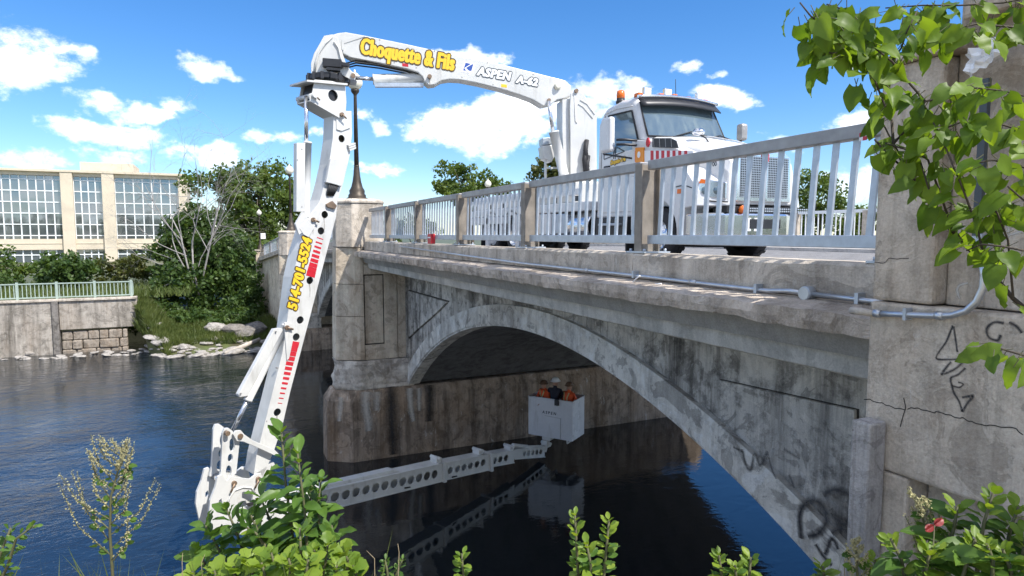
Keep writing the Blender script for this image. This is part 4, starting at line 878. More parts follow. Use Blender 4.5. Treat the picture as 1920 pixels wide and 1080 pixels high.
for i, (x, y) in enumerate(((385, 390), (380, 440), (392, 470))):
    q = F1.px(*z2((x, y))[0], 0.42); MB().tube([F1.P(q[0], q[1] + .25, .40), F1.P(q[0] - .05, q[1], .46), F1.P(q[0] + .02, q[1] - .4, .40)], 0.06, 8).build('hydraulic_hose', M['black'], truck)

# ---- chassis, body and wheels (world axes: the truck points along +X)
YN, YC, YW = 7.2, 8.4, 9.6
MB().box((-19.5, YC - .45, 0.12), (-8.9, YC - .22, 0.42)).box((-19.5, YC + .22, 0.12), (-8.9, YC + .45, 0.42)).build('chassis', M['blackmetal'], truck)
MB().box((-19.6, YN + .05, 0.52), (-11.95, YW - .05, 0.72)).build('platform', M['cab'], truck, 0.02)
MB().box((-19.6, YN + .02, 0.30), (-16.2, YN + .5, 0.50)).build('side_locker', M['cab'], truck, 0.02)
MB().box((-14.9, YN + .03, 0.0), (-13.6, YN + .55, 0.50)).build('side_locker', M['cab'], truck, 0.02)
MB().box((-13.5, YN + .03, 0.02), (-12.9, YN + .5, 0.48)).build('step_box', M['galv'], truck, 0.02)
MB().cyl((-13.0, YN + .36, 0.18), (-11.95, YN + .36, 0.18), 0.32, 22).build('fuel_tank', M['chrome'], truck, 0.02)
MB().box((-15.2, YC - .9, 0.72), (-13.0, YC + .9, 1.25)).build('turret_base', M['white'], truck, 0.05)
MB().box((-19.4, YC - .9, 0.722), (-15.6, YC + .9, 1.15)).build('counterweight', M['cab'], truck, 0.06)
for x in (-15.5, -17.6): MB().box((x - .12, YN + .02, -.48), (x + .12, YN + .24, .52)).build('outrigger', M['cab'], truck, 0.01)
for x in frange(-12.4, -19.4, 1.0): MB().box((x - .06, YN + .03, 0.74), (x + .06, YN + .06, 0.86)).build('body_bracket', M['blackmetal'], truck)
MB().box((-19.5, YN + .04, 0.88), (-12.3, YN + .08, 1.02)).build('side_beam', M['cab'], truck, 0.01)
MB().box((-10.2, YN + .45, -.22), (-8.75, YW - .45, .40)).build('underbody_dark_fill', M['black'], truck, 0.05)  # black box added as the darkness under the truck front
MB().cyl((-9.55, YN + .2, RZ + .5), (-9.55, YW - .2, RZ + .5), .09, 10).build('front_axle', M['blackmetal'], truck)
MB().box((-15.2, YN + .5, -.15), (-12.0, YW - .5, .12)).build('platform_dark_fill', M['black'], truck, 0.05)  # black box added as the darkness under the platform
for x_ in (-15.9, -17.3): MB().cyl((x_, YN + .4, RZ + .5), (x_, YW - .4, RZ + .5), .13, 10).build('rear_axle', M['blackmetal'], truck)
for x_ in (-10.55, -14.98, -18.2): MB().box((x_ - .02, YN + .08, -.36), (x_ + .02, YN + .72, .35)).build('mud_flap', M['black'], truck)
for z_ in (-.1, .18): MB().box((-11.5, YN + .03, z_), (-10.75, YN + .35, z_ + .05)).build('cab_step', M['galv'], truck, 0.01)
MB().box((-11.75, YN + .12, -.05), (-10.7, YN + .4, .34)).build('battery_box', M['blackmetal'], truck, 0.02)
def wheel(x, y, side, r=0.50, w=0.30):
    s = side; b = MB(); y0, y1 = y, y + s * w
    prof = [(0.30, 0.0), (0.40, -0.01), (r - .03, 0.01), (r, 0.05), (r, w - .05), (r - .03, w - .01), (0.40, w + .01), (0.30, w)]
    def P(rr, d, k, n): a = 2 * math.pi * k / n; return (x + rr * math.cos(a), y0 + s * d, RZ + 0.5 + rr * math.sin(a))
    n = 36; rings = [[P(rr, d, k, n) for k in range(n)] for rr, d in prof]
    wobj = MB().loft(rings, smooth=True, caps=False).build('wheel', M['black'], truck)
    t = MB()
    for k in range(36):
        a = 2 * math.pi * k / 36
        t.obox((x + (r + .004) * math.cos(a), y0 + s * w * (0.3 + 0.4 * (k % 2)), RZ + .5 + (r + .004) * math.sin(a)), Vector((-math.sin(a), 0, math.cos(a))) * 0.032, Vector((0, w * .22, 0)), Vector((math.cos(a), 0, math.sin(a))) * 0.012)
    t.build('tread', M['black'], wobj)
    rm = MB().loft([[P(rr, d, k, 24) for k in range(24)] for rr, d in ((0.30, 0.0), (0.285, 0.02), (0.26, 0.09), (0.17, 0.10), (0.15, 0.03), (0.11, 0.02), (0.001, 0.02))], smooth=True, caps=False).build('rim', M['chrome'], wobj)
    for k in range(10): a = 2 * math.pi * k / 10; MB().cyl((x + .21 * math.cos(a), y0 + s * .1, RZ + .5 + .21 * math.sin(a)), (x + .21 * math.cos(a), y0 + s * .055, RZ + .5 + .21 * math.sin(a)), .018, 6).build('wheel_nut', M['chrome'], wobj)
for x in (-9.55,): wheel(x, YN + .06, 1); wheel(x, YW - .06, -1)
for x in (-15.9, -17.3):
    wheel(x, YN + .10, 1); wheel(x, YN + .44, 1); wheel(x, YW - .10, -1)
for x in (-15.9, -17.3):
    pts_ = [(x + .62 * math.cos(R(a)), 0.0 + .62 * math.sin(R(a))) for a in range(0, 181, 15)] + [(x + .66 * math.cos(R(a)), .66 * math.sin(R(a))) for a in range(180, -1, -15)]
    MB().prism(pts_, fXZ, YN + .05, YN + .8).build('mudguard', M['cab'], truck)
# cab
RF = 2.66; CN, CW = YC - 1.0, YC + 1.0
cab_side = [(-11.85, 0.35), (-10.25, 0.35), (-10.18, 1.15), (-10.12, 1.82), (-10.46, 2.52), (-10.62, RF), (-11.1, RF + .04), (-11.65, RF - .04), (-11.85, RF - .35)]
def cabpt(a, b, t):   # the cab narrows a little towards the roof
    k = max(0, (b - 1.7) / 0.95); yy = YC + (t - YC) * (1 - 0.06 * k); return Vector((a, yy, b + (0.07 * (1 - ((t - YC) / 1.0) ** 2) if b > 2.4 else 0)))
rings = [[cabpt(a, b, t) for a, b in cab_side] for t in (CN, CN + .08, YC - .5, YC, YC + .5, CW - .08, CW)]
for ri in (0, -1): rings[ri] = [Vector((p.x - (0.05 if p.x > -10.7 else -0.03), p.y, p.z - (0.06 if p.z > 2.45 else 0))) for p in rings[ri]]
cabo = MB().loft(rings).build('cab', M['cab'], truck, 0.035)
# windscreen
def ws(u, v):         # u across, v up ; slightly bowed
    a = Vector((-10.12, 0, 1.86)).lerp(Vector((-10.47, 0, 2.55)), v); hw = 0.955 - 0.055 * v
    return Vector((a.x + 0.035 - 0.05 * u * u + 0.02, YC + u * hw, a.z + 0.03 * (1 - u * u)))
g = [[ws(-1 + i / 8, j / 5) for i in range(17)] for j in range(6)]
wv = [p for r_ in g for p in r_]; MB().add(wv, [(j * 17 + i, j * 17 + i + 1, (j + 1) * 17 + i + 1, (j + 1) * 17 + i) for j in range(5) for i in range(16)], True).build('windscreen', M['glass'], truck, recalc=False)
MB().tube([ws(-1, 0), ws(-1, 1), ws(0, 1), ws(1, 1), ws(1, 0), ws(0, 0), ws(-1, 0)], 0.018, 6).build('windscreen_seal', M['black'], truck)
for s in (-.45, .35): MB().tube([ws(s, 0.0) + Vector((.05, 0, -.02)), ws(s + .5, .16) + Vector((.03, 0, 0)), ws(s + .9, .08) + Vector((.03, 0, 0))], 0.012, 5).build('wiper', M['black'], truck)
# things seen behind the screen: seats and a hanging blanket read as pale and teal shapes in the photograph's reflections
# sun visor
vis = [[Vector((-10.42 + .20 * j - .06 * u * u, YC + u * .95, 2.635 + 0.05 * (1 - u * u) - .19 * j)) for u in [-1 + i / 8 for i in range(17)]] for j in (0, 0.5, 1.0)]
MB().add([p for r_ in vis for p in r_], [(j * 17 + i, j * 17 + i + 1, (j + 1) * 17 + i + 1, (j + 1) * 17 + i) for j in range(2) for i in range(16)], True).build('sun_visor', M['blackmetal'], truck, recalc=False).modifiers.new('s', 'SOLIDIFY').thickness = 0.02
MB().tube([(-10.36 - .06 * u * u, YC + u * .98, 2.65 + .055 * (1 - u * u)) for u in [-1 + i / 8 for i in range(17)]], 0.03, 8).build('visor_lip', M['chrome'], truck)
# door, side glass
MB().prism([(-11.62, 0.45), (-10.42, 0.45), (-10.34, 1.55), (-10.40, 1.66), (-11.62, 1.66)], fXZ, CN + .025, CN - .015).build('door', M['cab'], truck, 0.02)
sg_ = [(-11.55, 1.68), (-10.42, 1.46), (-10.36, 1.80), (-10.64, 2.42), (-11.45, 2.45), (-11.56, 2.3)]
MB().prism(sg_, lambda a, b, t: cabpt(a, b, t), CN + .018, CN - .012).build('door_window', M['glass'], truck)
MB().tube([cabpt(a, b, CN - .012) for a, b in sg_ + sg_[:1]], 0.02, 6).build('window_seal', M['black'], truck)
MB().tube([cabpt(-11.66, .45, CN - .002), cabpt(-11.66, 1.6, CN - .002), cabpt(-11.6, 2.48, CN + .004)], 0.008, 4).build('door_seam', M['railtop'], truck)
MB().tube([cabpt(-11.66, 2.50, CN + .01), cabpt(-11.2, 2.55, CN), cabpt(-10.62, 2.51, CN)], 0.012, 5).build('roof_gutter', M['cab'], truck)
MB().box((-11.5, CN - .05, 1.36), (-11.3, CN + .02, 1.42)).build('door_handle', M['blackmetal'], truck, 0.01)
# inside the cab: seats and a teal jacket hang behind the glass line, so they are set against it
# hood
def hood(x, hw, zt, zb): 
    return [Vector((x, YC - hw, zb)), Vector((x, YC - hw, zt - .28)), Vector((x, YC - hw * .93, zt - .11)), Vector((x, YC - hw * .72, zt - .02)), Vector((x, YC, zt + .04)), Vector((x, YC + hw * .72, zt - .02)), Vector((x, YC + hw * .93, zt - .11)), Vector((x, YC + hw, zt - .28)), Vector((x, YC + hw, zb))]
MB().loft([hood(-10.22, 1.06, 1.90, .5), hood(-10.05, 1.06, 1.86, .5), hood(-9.5, 1.00, 1.76, .5), hood(-8.85, .90, 1.60, .5), hood(-8.35, .80, 1.44, .5), hood(-8.20, .73, 1.30, .5)], smooth=False).build('hood', M['cab'], truck, 0.03)
MB().tube([(-10.0, YC, 1.915), (-9.4, YC, 1.80), (-8.8, YC, 1.645), (-8.4, YC, 1.51)], .012, 6).build('hood_crease', M['cab'], truck)
# front fenders with the wheel arch
for s, y0, y1 in ((1, YN, YN + .52), (-1, YW, YW - .52)):
    fx = -9.55
    sw = lambda a, b, t, e=y0: Vector((a + max(0, a + 9.2) / .73 * .30 * min(1, abs(t - e) / .45), t, b))
    arch = [(fx + .63 * math.cos(R(a)), .02 + .63 * math.sin(R(a))) for a in range(-5, 186, 10)]
    out = [(-10.28, 0.10), (-10.28, .62), (-10.05, 1.06), (-9.7, 1.24), (-9.2, 1.28), (-8.75, 1.12), (-8.53, .88), (-8.47, .48), (-8.85, .44)]
    MB().prism(arch + out, sw, y0, y1).build('fender', M['cab'], truck, 0.03)
    MB().prism([(fx + .61 * math.cos(R(a)), .02 + .61 * math.sin(R(a))) for a in range(0, 181, 12)], fXZ, y0 + s * .45, y0 + s * .5).build('wheel_well', M['black'], truck)
# cowl side panel with vent, emblem and stripe
zc_ = lambda x, y, yy: (onY(x, y, yy).x, onY(x, y, yy).z)
def side(pts, d0, d1, name, mat, parent=truck, yy=YN, bevel=0): return MB().prism([zc_(x, y, yy) for x, y in pts], fXZ, yy - d1, yy + d0).build(name, mat, parent, bevel)
MB().prism([(-10.3, 1.1), (-8.8, 1.1), (-8.8, 1.40), (-9.15, 1.55), (-9.7, 1.70), (-10.3, 1.80)], fXZ, YN + .012, YN + .35).build('cowl_panel', M['cab'], truck, 0.02)
side([(1224, 259), (1258, 259), (1269, 264), (1273, 278), (1224, 276)], 0.0, 0.012, 'hood_vent', M['blackmetal'])
for i in range(4): side([(1226 + i * 11, 260), (1227 + i * 11, 260), (1228 + i * 11, 276), (1227 + i * 11, 276)], 0, 0.016, 'vent_louvre', M['railtop'])
q_ = zc_(1215, 267, YN); MB().prism(circ(q_[0], q_[1], .05, 14, .085), fXZ, YN + .01, YN - .012).build('hood_badge', M['redvinyl'], truck)
side([(1190, 282), (1300, 283), (1300, 303), (1190, 304)], 0.0, 0.008, 'stripe_panel', M['whitevinyl'])
for i in range(9):
    x = 1191 + i * 9.6 * (1 + .012 * i) + (20 if i > 0 else 0)
    if x < 1294: side([(x, 282.5), (x + 5.4, 282.5), (x + 5.4, 303), (x, 303.5)], 0, 0.0125, 'stripe', M['redvinyl'])
side([(1193, 277), (1209, 276), (1209, 305), (1193, 305)], 0.0, 0.03, 'warning_placard', M['orange'], bevel=0.01)
q_ = zc_(1198, 290, YN - .03); MB().prism(circ(q_[0], q_[1], .045, 14, .06), fXZ, YN - .028, YN - .036).build('placard_disc', M['whitevinyl'], truck)
v_, f_ = text_mesh('Choquette & Fils', 0.13, 0.006, 0.2)
c0 = zc_(1160, 302, CN); MB().add([Vector((c0[0] + x * .62, CN - .026, c0[1] + y * .9 + x * .04)) for x, y, z in v_], f_).build('door_lettering', M['yellow'], truck, recalc=False)
v_, f_ = text_mesh('Choquette & Fils', 0.13, 0.018, 0.2)
MB().add([Vector((c0[0] + x * .62, CN - .022, c0[1] + y * .9 + x * .04)) for x, y, z in v_], f_).build('door_lettering_outline', M['brownvinyl'], truck, recalc=False)
for a_, b_ in (((1134, 299), (1172, 284)), ((1172, 284), (1156, 275)), ((1152, 298), (1152, 277)), ((1155, 298), (1155, 276)), ((1134, 299), (1134, 288))):
    p, q2 = zc_(*a_, CN), zc_(*b_, CN); MB().tube([(p[0], CN - .016, p[1]), (q2[0], CN - .016, q2[1])], 0.011, 4).build('crane_drawing', M['charvinyl'], truck)
# mirrors
def mir(px0, py0, px1, py1, y): a = onY(px0, py0, y); b = onY(px1, py1, y); return a, b
a, b = mir(1129, 223, 1152, 283, 6.78)
mo = MB().box((a.x, 6.74, b.z), (b.x - .1, 6.87, a.z)).build('mirror', M['cab'], truck, 0.05)
for yy in (262, 271): q = onY(1150, yy, 6.8); MB().tube([(b.x - .05, 6.85, q.z), (-10.2, 6.98, q.z), (-10.1, YN + .3, q.z - .02)], 0.025, 6).build('mirror_arm', M['blackmetal'], mo)
a = onX(1392, 248, -10.1); mo = MB().box((a.x - .1, a.y - .085, a.z - .17), (a.x + .08, a.y + .085, a.z + .17)).build('mirror', M['railtop'], truck, 0.05)
MB().tube([(a.x, a.y, a.z - .15), (a.x, CW, 1.6)], 0.02, 6).build('mirror_arm', M['blackmetal'], mo)
a = onX(1310, 248, -9.15); MB().lathe((a.x, a.y, a.z), [(0.01, -.05), (.08, -.045), (.115, -.01), (.11, .02), (.07, .06), (.01, .07)], 16).build('hood_mirror', M['chrome'], truck)
e0 = onX(1342, 285, -8.75); MB().tube([(a.x, a.y, a.z - .03), (-9.1, a.y + .12, a.z - .1), (e0.x, e0.y, 1.42)], 0.013, 6).build('mirror_stalk', M['blackmetal'], truck)
# front: grille, bumper, lamps
gx = -8.17
MB().prism([(YC - .62, .55), (YC + .62, .55), (YC + .60, 1.30), (YC + .45, 1.40), (YC - .45, 1.40), (YC - .60, 1.30)], fYZ, gx - .1, gx + .02).build('grille_surround', M['chrome'], truck, 0.02)
for s in (-1, 1):
    MB().box((gx + .015, YC + s * .06, .62), (gx + .03, YC + s * .53, 1.30)).build('grille_mesh', M['grille'], truck)
MB().box((gx + .018, YC - .055, .58), (gx + .045, YC + .055, 1.36)).build('grille_bar', M['chrome'], truck, 0.01)
MB().prism([(YC - .05, 1.22), (YC + .05, 1.22), (YC + .06, 1.34), (YC, 1.39), (YC - .06, 1.34)], fYZ, gx + .046, gx + .055).build('hood_emblem', M['redvinyl'], truck)
MB().prism([(-8.52, YN + .03), (gx - .02, YN + .40), (gx + .06, YC - .5), (gx + .06, YC + .5), (gx - .02, YW - .40), (-8.52, YW - .03), (-8.75, YW - .03), (-8.75, YN + .03)], fXY, -.04, .36).build('bumper', M['chrome'], truck, 0.04)
MB().box((gx - .3, YN + .40, .365), (gx + .02, YW - .40, .47)).build('bumper_grille', M['blackmetal'], truck)
for i in range(34):
    y = YC - .55 + i * .048
    for j in range(2): MB().box((gx + .02, y, .385 + j * .04), (gx + .03, y + .03, .408 + j * .04)).build('bumper_slot', M['galv'], truck)
MB().box((gx + .06, YC - .35, .10), (gx + .075, YC + .35, .26)).build('bumper_recess', M['blackmetal'], truck, 0.01)
for y0, c in ((YC - .48, 'whitevinyl'), (YC - .24, 'whitevinyl')): MB().box((gx + .062, y0, .06), (gx + .068, y0 + .16, .28)).build('bumper_plate', M[c], truck)
a = onX(1391, 393, gx + .05); MB().lathe((a.x + .02, a.y, a.z), [(.02, -.06), (.065, -.04), (.07, 0), (.05, .05), (.01, .07)], 12).build('amber_lamp', M['orangelens'], truck)
for s, e_ in ((1, YN), (-1, YW)):      # swept headlights on the fender corners
    A_ = Vector((-8.52, e_ + s * .04, 0)); B_ = Vector((gx - .03, e_ + s * .46, 0)); dv = (B_ - A_); ln_ = dv.length; dv.normalize(); nv_ = Vector((dv.y, -dv.x, 0)) * (1 if s > 0 else -1)
    if nv_.x < 0: nv_ = -nv_
    fr_ = lambda a, b, t: A_ + dv * a + nv_ * t + Vector((0, 0, b))
    hl = MB().prism([(.02, .64), (ln_ - .02, .58), (ln_ - .02, .86), (.08, .93)], fr_, -.06, .02).build('headlight', M['chrome'], truck, 0.02)
    for u_ in (.32, .68):
        o = MB().lathe((0, 0, 0), [(.068, 0), (.068, .012), (.045, .026), (.005, .03)], 16).build('lamp_lens', M['glass'], hl); o.matrix_world = Matrix.Translation(fr_(ln_ * u_, .73, .018)) @ nv_.to_track_quat('Z', 'Y').to_matrix().to_4x4()
    MB().prism([(.06, .85), (.22, .84), (.22, .90), (.09, .92)], fr_, .018, .03).build('turn_signal', M['orangelens'], hl)
    MB().tube([fr_(.0, .60, .02), fr_(ln_ * .5, .555, .025), fr_(ln_, .54, .02)], .012, 5).build('headlight_trim', M['blackmetal'], hl)
v_, f_ = text_mesh('700', 0.10, 0.004, 0.0); c0 = zc_(1338, 308, YN - .0); MB().add([Vector((c0[0] + x, YN - .003, c0[1] + y)) for x, y, z in v_], f_).build('fleet_number', M['charvinyl'], truck, recalc=False)
MB().tube([(-8.95, YN - .003, .82), (-8.75, YN - .003, .84), (-8.55, YN - .0, .78)], .012, 4).build('fender_trim', M['charvinyl'], truck)
MB().box((-8.92, YN - .012, .70), (-8.76, YN + .01, .78)).build('side_marker', M['orangelens'], truck, 0.01)
# roof lights
def roof(px_, py_, y): return onY(px_, py_, y)
for i, u_ in enumerate((-.92, -.35, 0.02, .40, .88)):
    MB().obox((-10.62, YC + u_ * .9, RF + .115 - .05 * abs(u_)), (.08, 0, 0), (0, .055, 0), (0, 0, .035)).build('marker_light', M['orangelens'], truck, 0.02)
MB().lathe((-11.3, CN + .22, RF + .03), [(.10, 0), (.10, .05), (.085, .06), (.085, .10)], 16).build('beacon_base', M['blackmetal'], truck)
MB().lathe((-11.3, CN + .22, RF + .13), [(.085, 0), (.088, .08), (.075, .15), (.03, .17)], 16).build('beacon', M['orangelens'], truck)
for y, x in ((CN + .45, -10.75), (CN + .9, -10.68), (CW - .25, -10.72)):
    fl = MB().box((x - .02, y - .09, RF + .10), (x + .06, y + .09, RF + .26)).build('flood_light', M['chrome'], truck, 0.015)
    MB().box((x + .061, y - .075, RF + .115), (x + .066, y + .075, RF + .245)).build('lens', M['globe'], fl)
MB().tube([(-10.7, YC + .15, RF + .1), (-10.6, YC + .05, RF + .45)], .006, 4).build('antenna', M['black'], truck)
MB().tube([(-11.0, CN + .35, RF + .10), (-10.7, CN + .45, RF + .15)], .03, 8).build('air_horn', M['chrome'], truck)
# ================================================================== SMALL THINGS ON THE BRIDGE
def conduit_run(name, label, pts, r, mat, couplers=()):
    t = thing(name, label, 'pipe')
    MB().tube(pts, r, 10).build('pipe', mat, t)
    for p, d in couplers:
        d = Vector(d); MB().cyl(Vector(p) - d, Vector(p) + d, r * 1.3, 10).build('coupling', mat, t)
    return t
cz = lambda X: -0.47 + 0.0009 * (X + 3) * 0
pts = [Vector((x, 4.255, onY(px, py, 4.255).z)) for px, py in ((750, 462), (868, 479), (980, 494), (1100, 507), (1213, 519), (1330, 533), (1440, 545), (1480, 545)) for x in (onY(px, py, 4.255).x,)]
run = conduit_run('ledge_conduit', 'long thin metal conduit running along the cornice ledge', pts + [onY(1505, 549, 4.25)], 0.020, M['conduit'], [(onY(x, y, 4.255), (0.05, 0, 0)) for x, y in ((1100, 507), (1300, 529))])
j = onY(1512, 550, 4.235); MB().cyl(j + Vector((0, -.03, 0)), j + Vector((0, .05, 0)), 0.056, 24).build('junction_box', M['galv'], run, 0.006)
MB().cyl(j + Vector((0, -.036, 0)), j + Vector((0, -.03, 0)), 0.050, 24).build('junction_cover', M['conduit'], run)
MB().tube([onY(1520, 551, 4.245), onY(1630, 564, 4.245), onY(1680, 570, 4.245)], 0.020, 10).build('pipe', M['conduit'], run)
for x, y in ((1190, 516), (1610, 562), (1420, 543)): q = onY(x, y, 4.25); MB().box((q.x - .015, 4.22, q.z - .03), (q.x + .015, 4.30, q.z + .05)).build('pipe_clip', M['galv'], run)
rg = [onY(x, y, 4.18) for x, y in ((1200, 517), (1192, 523), (1186, 530), (1192, 535), (1206, 536), (1225, 533), (1240, 532))]
tag(MB().tube(rg, 0.008, 6).build('loose_wire', M['whitevinyl']), 'short loop of loose white wire hanging on the ledge conduit', 'wire')
yp = YP - 0.04
pc = [onY(x, y, yp) for x, y in ((1640, 588), (1700, 590), (1755, 592), (1785, 591), (1812, 583), (1832, 565), (1843, 540), (1845, 515), (1842, 480))]
pl = conduit_run('pylon_conduit', 'fat bent metal conduit curving up the face of the pylon', pc, 0.017, M['conduit'], [(onY(1646, 588, yp), (0.02, 0, 0)), (onY(1762, 592, yp), (0.02, 0, 0))])
MB().tube([onY(1640, 588, yp), onY(1615, 584, yp + .02), onY(1597, 582, yp + .04)], [0.017, 0.021, 0.021], 10).build('worn_coupling', M['conc'], pl)
q = onY(1836, 458, yp); MB().obox(q, (.045, 0, 0), (0, .035, 0), (0, 0, .022)).build('junction_box', M['galv'], pl, 0.012)
MB().obox(q + Vector((0, 0, .03)), (.022, 0, 0), (0, .025, 0), (0, 0, .02)).build('box_cap', M['galv'], pl, 0.006)
MB().obox(q + Vector((-.008, -.037, -.004)), (.012, 0, 0), (0, .002, 0), (0, 0, .008)).build('red_label', M['redvinyl'], pl)
MB().obox(q + Vector((0, -.02, .4)), (.016, 0, 0), (0, .014, 0), (0, 0, .36)).build('dark_duct', M['charvinyl'], pl)
for x, y in ((1700, 590),): q = onY(x, y, yp); MB().box((q.x - .008, yp - .022, q.z - .028), (q.x + .008, YP, q.z + .034)).build('pipe_clip', M['galv'], pl)
# reflective checks on the handrail, red marker on the parapet
q = onY(1618, 256, 4.435); ck = thing('checker_sticker', 'tiny red and white checked sticker on the handrail end', 'sticker')
for i in range(2):
    for k in range(2): MB().box((q.x - .03 + .03 * i, 4.434, q.z - .03 + .03 * k), (q.x + .03 * i, 4.439, q.z + .03 * k)).build('check', M['redvinyl' if (i + k) % 2 else 'whitevinyl'], ck)
q = onY(808, 447, 4.4); rd = thing('red_marker', 'small red marker block standing on the parapet', 'marker')
MB().box((q.x - .14, 4.36, -0.205), (q.x + .14, 4.46, 0.02)).build('block', M['redvinyl'], rd, 0.01); MB().box((q.x - .10, 4.355, -0.08), (q.x + .10, 4.362, -0.05)).build('band', M['whitevinyl'], rd)
def rockmesh(r, seed, sx=1, sy=1, sz=1, sub=2):
    bm = bmesh.new(); bmesh.ops.create_icosphere(bm, subdivisions=sub, radius=r)
    for v in bm.verts:
        k = 1 + 0.35 * mnoise.noise(v.co / r * 0.9 + Vector((seed, seed * 2, 0))) + 0.16 * mnoise.noise(v.co / r * 2.6 + Vector((seed, 0, seed)))
        v.co = Vector((v.co.x * k * sx, v.co.y * k * sy, v.co.z * k * sz))
    me = bpy.data.meshes.new('rock'); bm.to_mesh(me); bm.free(); return me

# ---- paint and cracks that lie on concrete faces
def ribbon(pts, w, fn, name, mat, parent, lift):
    P = [Vector(p) for p in pts]; fine = []
    if name == 'crack':
        Q = []
        for a, b in zip(P[:-1], P[1:]):
            m = max(2, int((b - a).length / 0.018)); Q += [a.lerp(b, i / m) + Vector((random.gauss(0, .0022), random.gauss(0, .0035))) for i in range(m)]
        P = Q + [P[-1]]; w = w * .5
    for i in range(len(P) - 1):       # Catmull-Rom
        a, b, c, d = P[max(0, i - 1)], P[i], P[i + 1], P[min(len(P) - 1, i + 2)]
        for k in range(6): t = k / 6; fine.append(0.5 * ((2 * b) + (c - a) * t + (2 * a - 5 * b + 4 * c - d) * t * t + (3 * b - a - 3 * c + d) * t ** 3))
    fine.append(P[-1]); vs = []; fs = []; uv = []
    for i, p in enumerate(fine):
        d = (fine[min(i + 1, len(fine) - 1)] - fine[max(i - 1, 0)]).normalized(); nrm = Vector((-d.y, d.x))
        ww = (w[0] + (w[1] - w[0]) * i / len(fine)) if isinstance(w, tuple) else w
        ww *= 1.7
        for s in (-1, 0, 1): q = p + nrm * ww * s * .5; vs.append(fn(q.x, q.y, lift)); uv.append(s)
    for i in range(len(fine) - 1):
        for k in range(2): a = i * 3 + k; fs.append((a, a + 1, a + 4, a + 3))
    me = bpy.data.meshes.new(name); me.from_pydata(vs, [], fs)
    at = me.attributes.new('across', 'FLOAT', 'POINT'); at.data.foreach_set('value', [abs(u) for u in uv])
    return mk(name, me, mat, parent)
def spraymat(name, col, soft, dens):
    m, nt, bs, N, L = nodes(name); bs.inputs['Base Color'].default_value = (*col, 1); bs.inputs['Roughness'].default_value = 0.7
    a = N('ShaderNodeAttribute'); a.attribute_name = 'across'
    n = pos_noise(N, L, 14, detail=8, rough=0.75, dist=0.6); mr = N('ShaderNodeMath'); mr.operation = 'MULTIPLY_ADD'; L(n, mr.inputs[0]); mr.inputs[1].default_value = 0.8; L(a.outputs['Fac'], mr.inputs[2])
    r = ramp_out(N, L, mr.outputs[0], [(1.0 - soft * .5 if soft < 1 else .4, 1.0), (min(1, 1.0), 0.0)] if soft < 0.5 else [(0.35, dens), (0.98, 0.0)])
    L(r, bs.inputs['Alpha']); return m
M['spray'] = spraymat('black_spray_paint', (0.028, 0.028, 0.032), 0.9, 0.95)
M['spraysoft'] = spraymat('thin_grey_spray', (0.05, 0.05, 0.055), 0.9, 0.7)
M['crack'] = plain('dark_crack', (0.045, 0.04, 0.035), 0.95, 0, 0.2, 20)
M['efflo'] = spraymat('white_lime_bloom', (0.62, 0.60, 0.56), 0.9, 0.8)
fnP = lambda a, b, t: Vector((a, YP - 0.006 - t, b))
def pyl(pts, y=YP): return [ypx(x, yy, y) for x, yy in pts]
G = []
for pts_, w in ((((1788, 610), (1776, 640), (1757, 670), (1775, 674), (1806, 673)), .016), (((1790, 612), (1794, 640), (1797, 660)), .014), (((1812, 672), (1795, 690), (1768, 702), (1772, 694), (1785, 678)), .018), (((1812, 690), (1798, 702), (1786, 707), (1784, 712)), .016),
                (((1784, 712), (1790, 735), (1800, 752), (1806, 772)), .016), (((1806, 772), (1816, 755), (1826, 742), (1812, 744), (1806, 745)), .018), (((1786, 722), (1800, 726), (1808, 720), (1798, 716)), .012),
                (((1884, 606), (1866, 604), (1852, 616), (1856, 632), (1872, 638), (1878, 628)), .020), (((1894, 604), (1908, 612), (1918, 624)), .022)):
    ribbon(pyl(pts_), w, fnP, 'graffiti_stroke', M['spray'], py, 0.002)
# cracks and lime lines in the pylon
fnU = lambda a, b, t: Vector((a, YP - t, b)); fnR = lambda a, b, t: Vector((a, YP + 0.10 - t, b))
ribbon(pyl(((1640, 492), (1655, 491), (1668, 486), (1690, 485), (1705, 484))), .004, fnU, 'crack', M['crack'], py, 0.002)
for pts_ in (((1622, 748), (1650, 752), (1680, 764), (1698, 768)), ((1702, 764), (1760, 772), (1800, 784), (1850, 797), (1905, 803), (1920, 815)), ((1697, 745), (1700, 762), (1694, 785), (1690, 800))): ribbon(pyl(pts_), .006, fnP, 'crack', M['crack'], py, 0.002)
for pts_ in (((1768, 447), (1790, 441), (1812, 425), (1840, 424), (1862, 417), (1885, 415)), ((1885, 415), (1892, 430), (1884, 447), (1895, 440), (1916, 434)), ((1800, 560), (1795, 545), (1800, 535), (1815, 530))): ribbon(pyl(pts_, YP + .1), .022, fnR, 'lime_line', M['efflo'], py, 0.002)
# crumpled white sheet caught on the pylon by the branches
sv = []; sfc = []
for i in range(15):
    for k in range(7):
        u_ = i / 14; v__ = k / 6; p = onY(1822 + 98 * u_, 128 - 62 * u_ + (v__ - .5) * (46 - 10 * u_), YP - .02)
        sv.append(p + Vector((0, -.05 - .05 * fbm((u_ * 5, v__ * 4, 1), 1.4), .012 * fbm((u_ * 9, v__ * 6, 4), 1))))
for i in range(14):
    for k in range(6): a = i * 7 + k; sfc.append((a, a + 1, a + 8, a + 7))
tag(MB().add(sv, sfc).build('crumpled_sheet', M['whitevinyl'], None), 'crumpled white sheet caught behind the leaves near the pylon top', 'sheet')
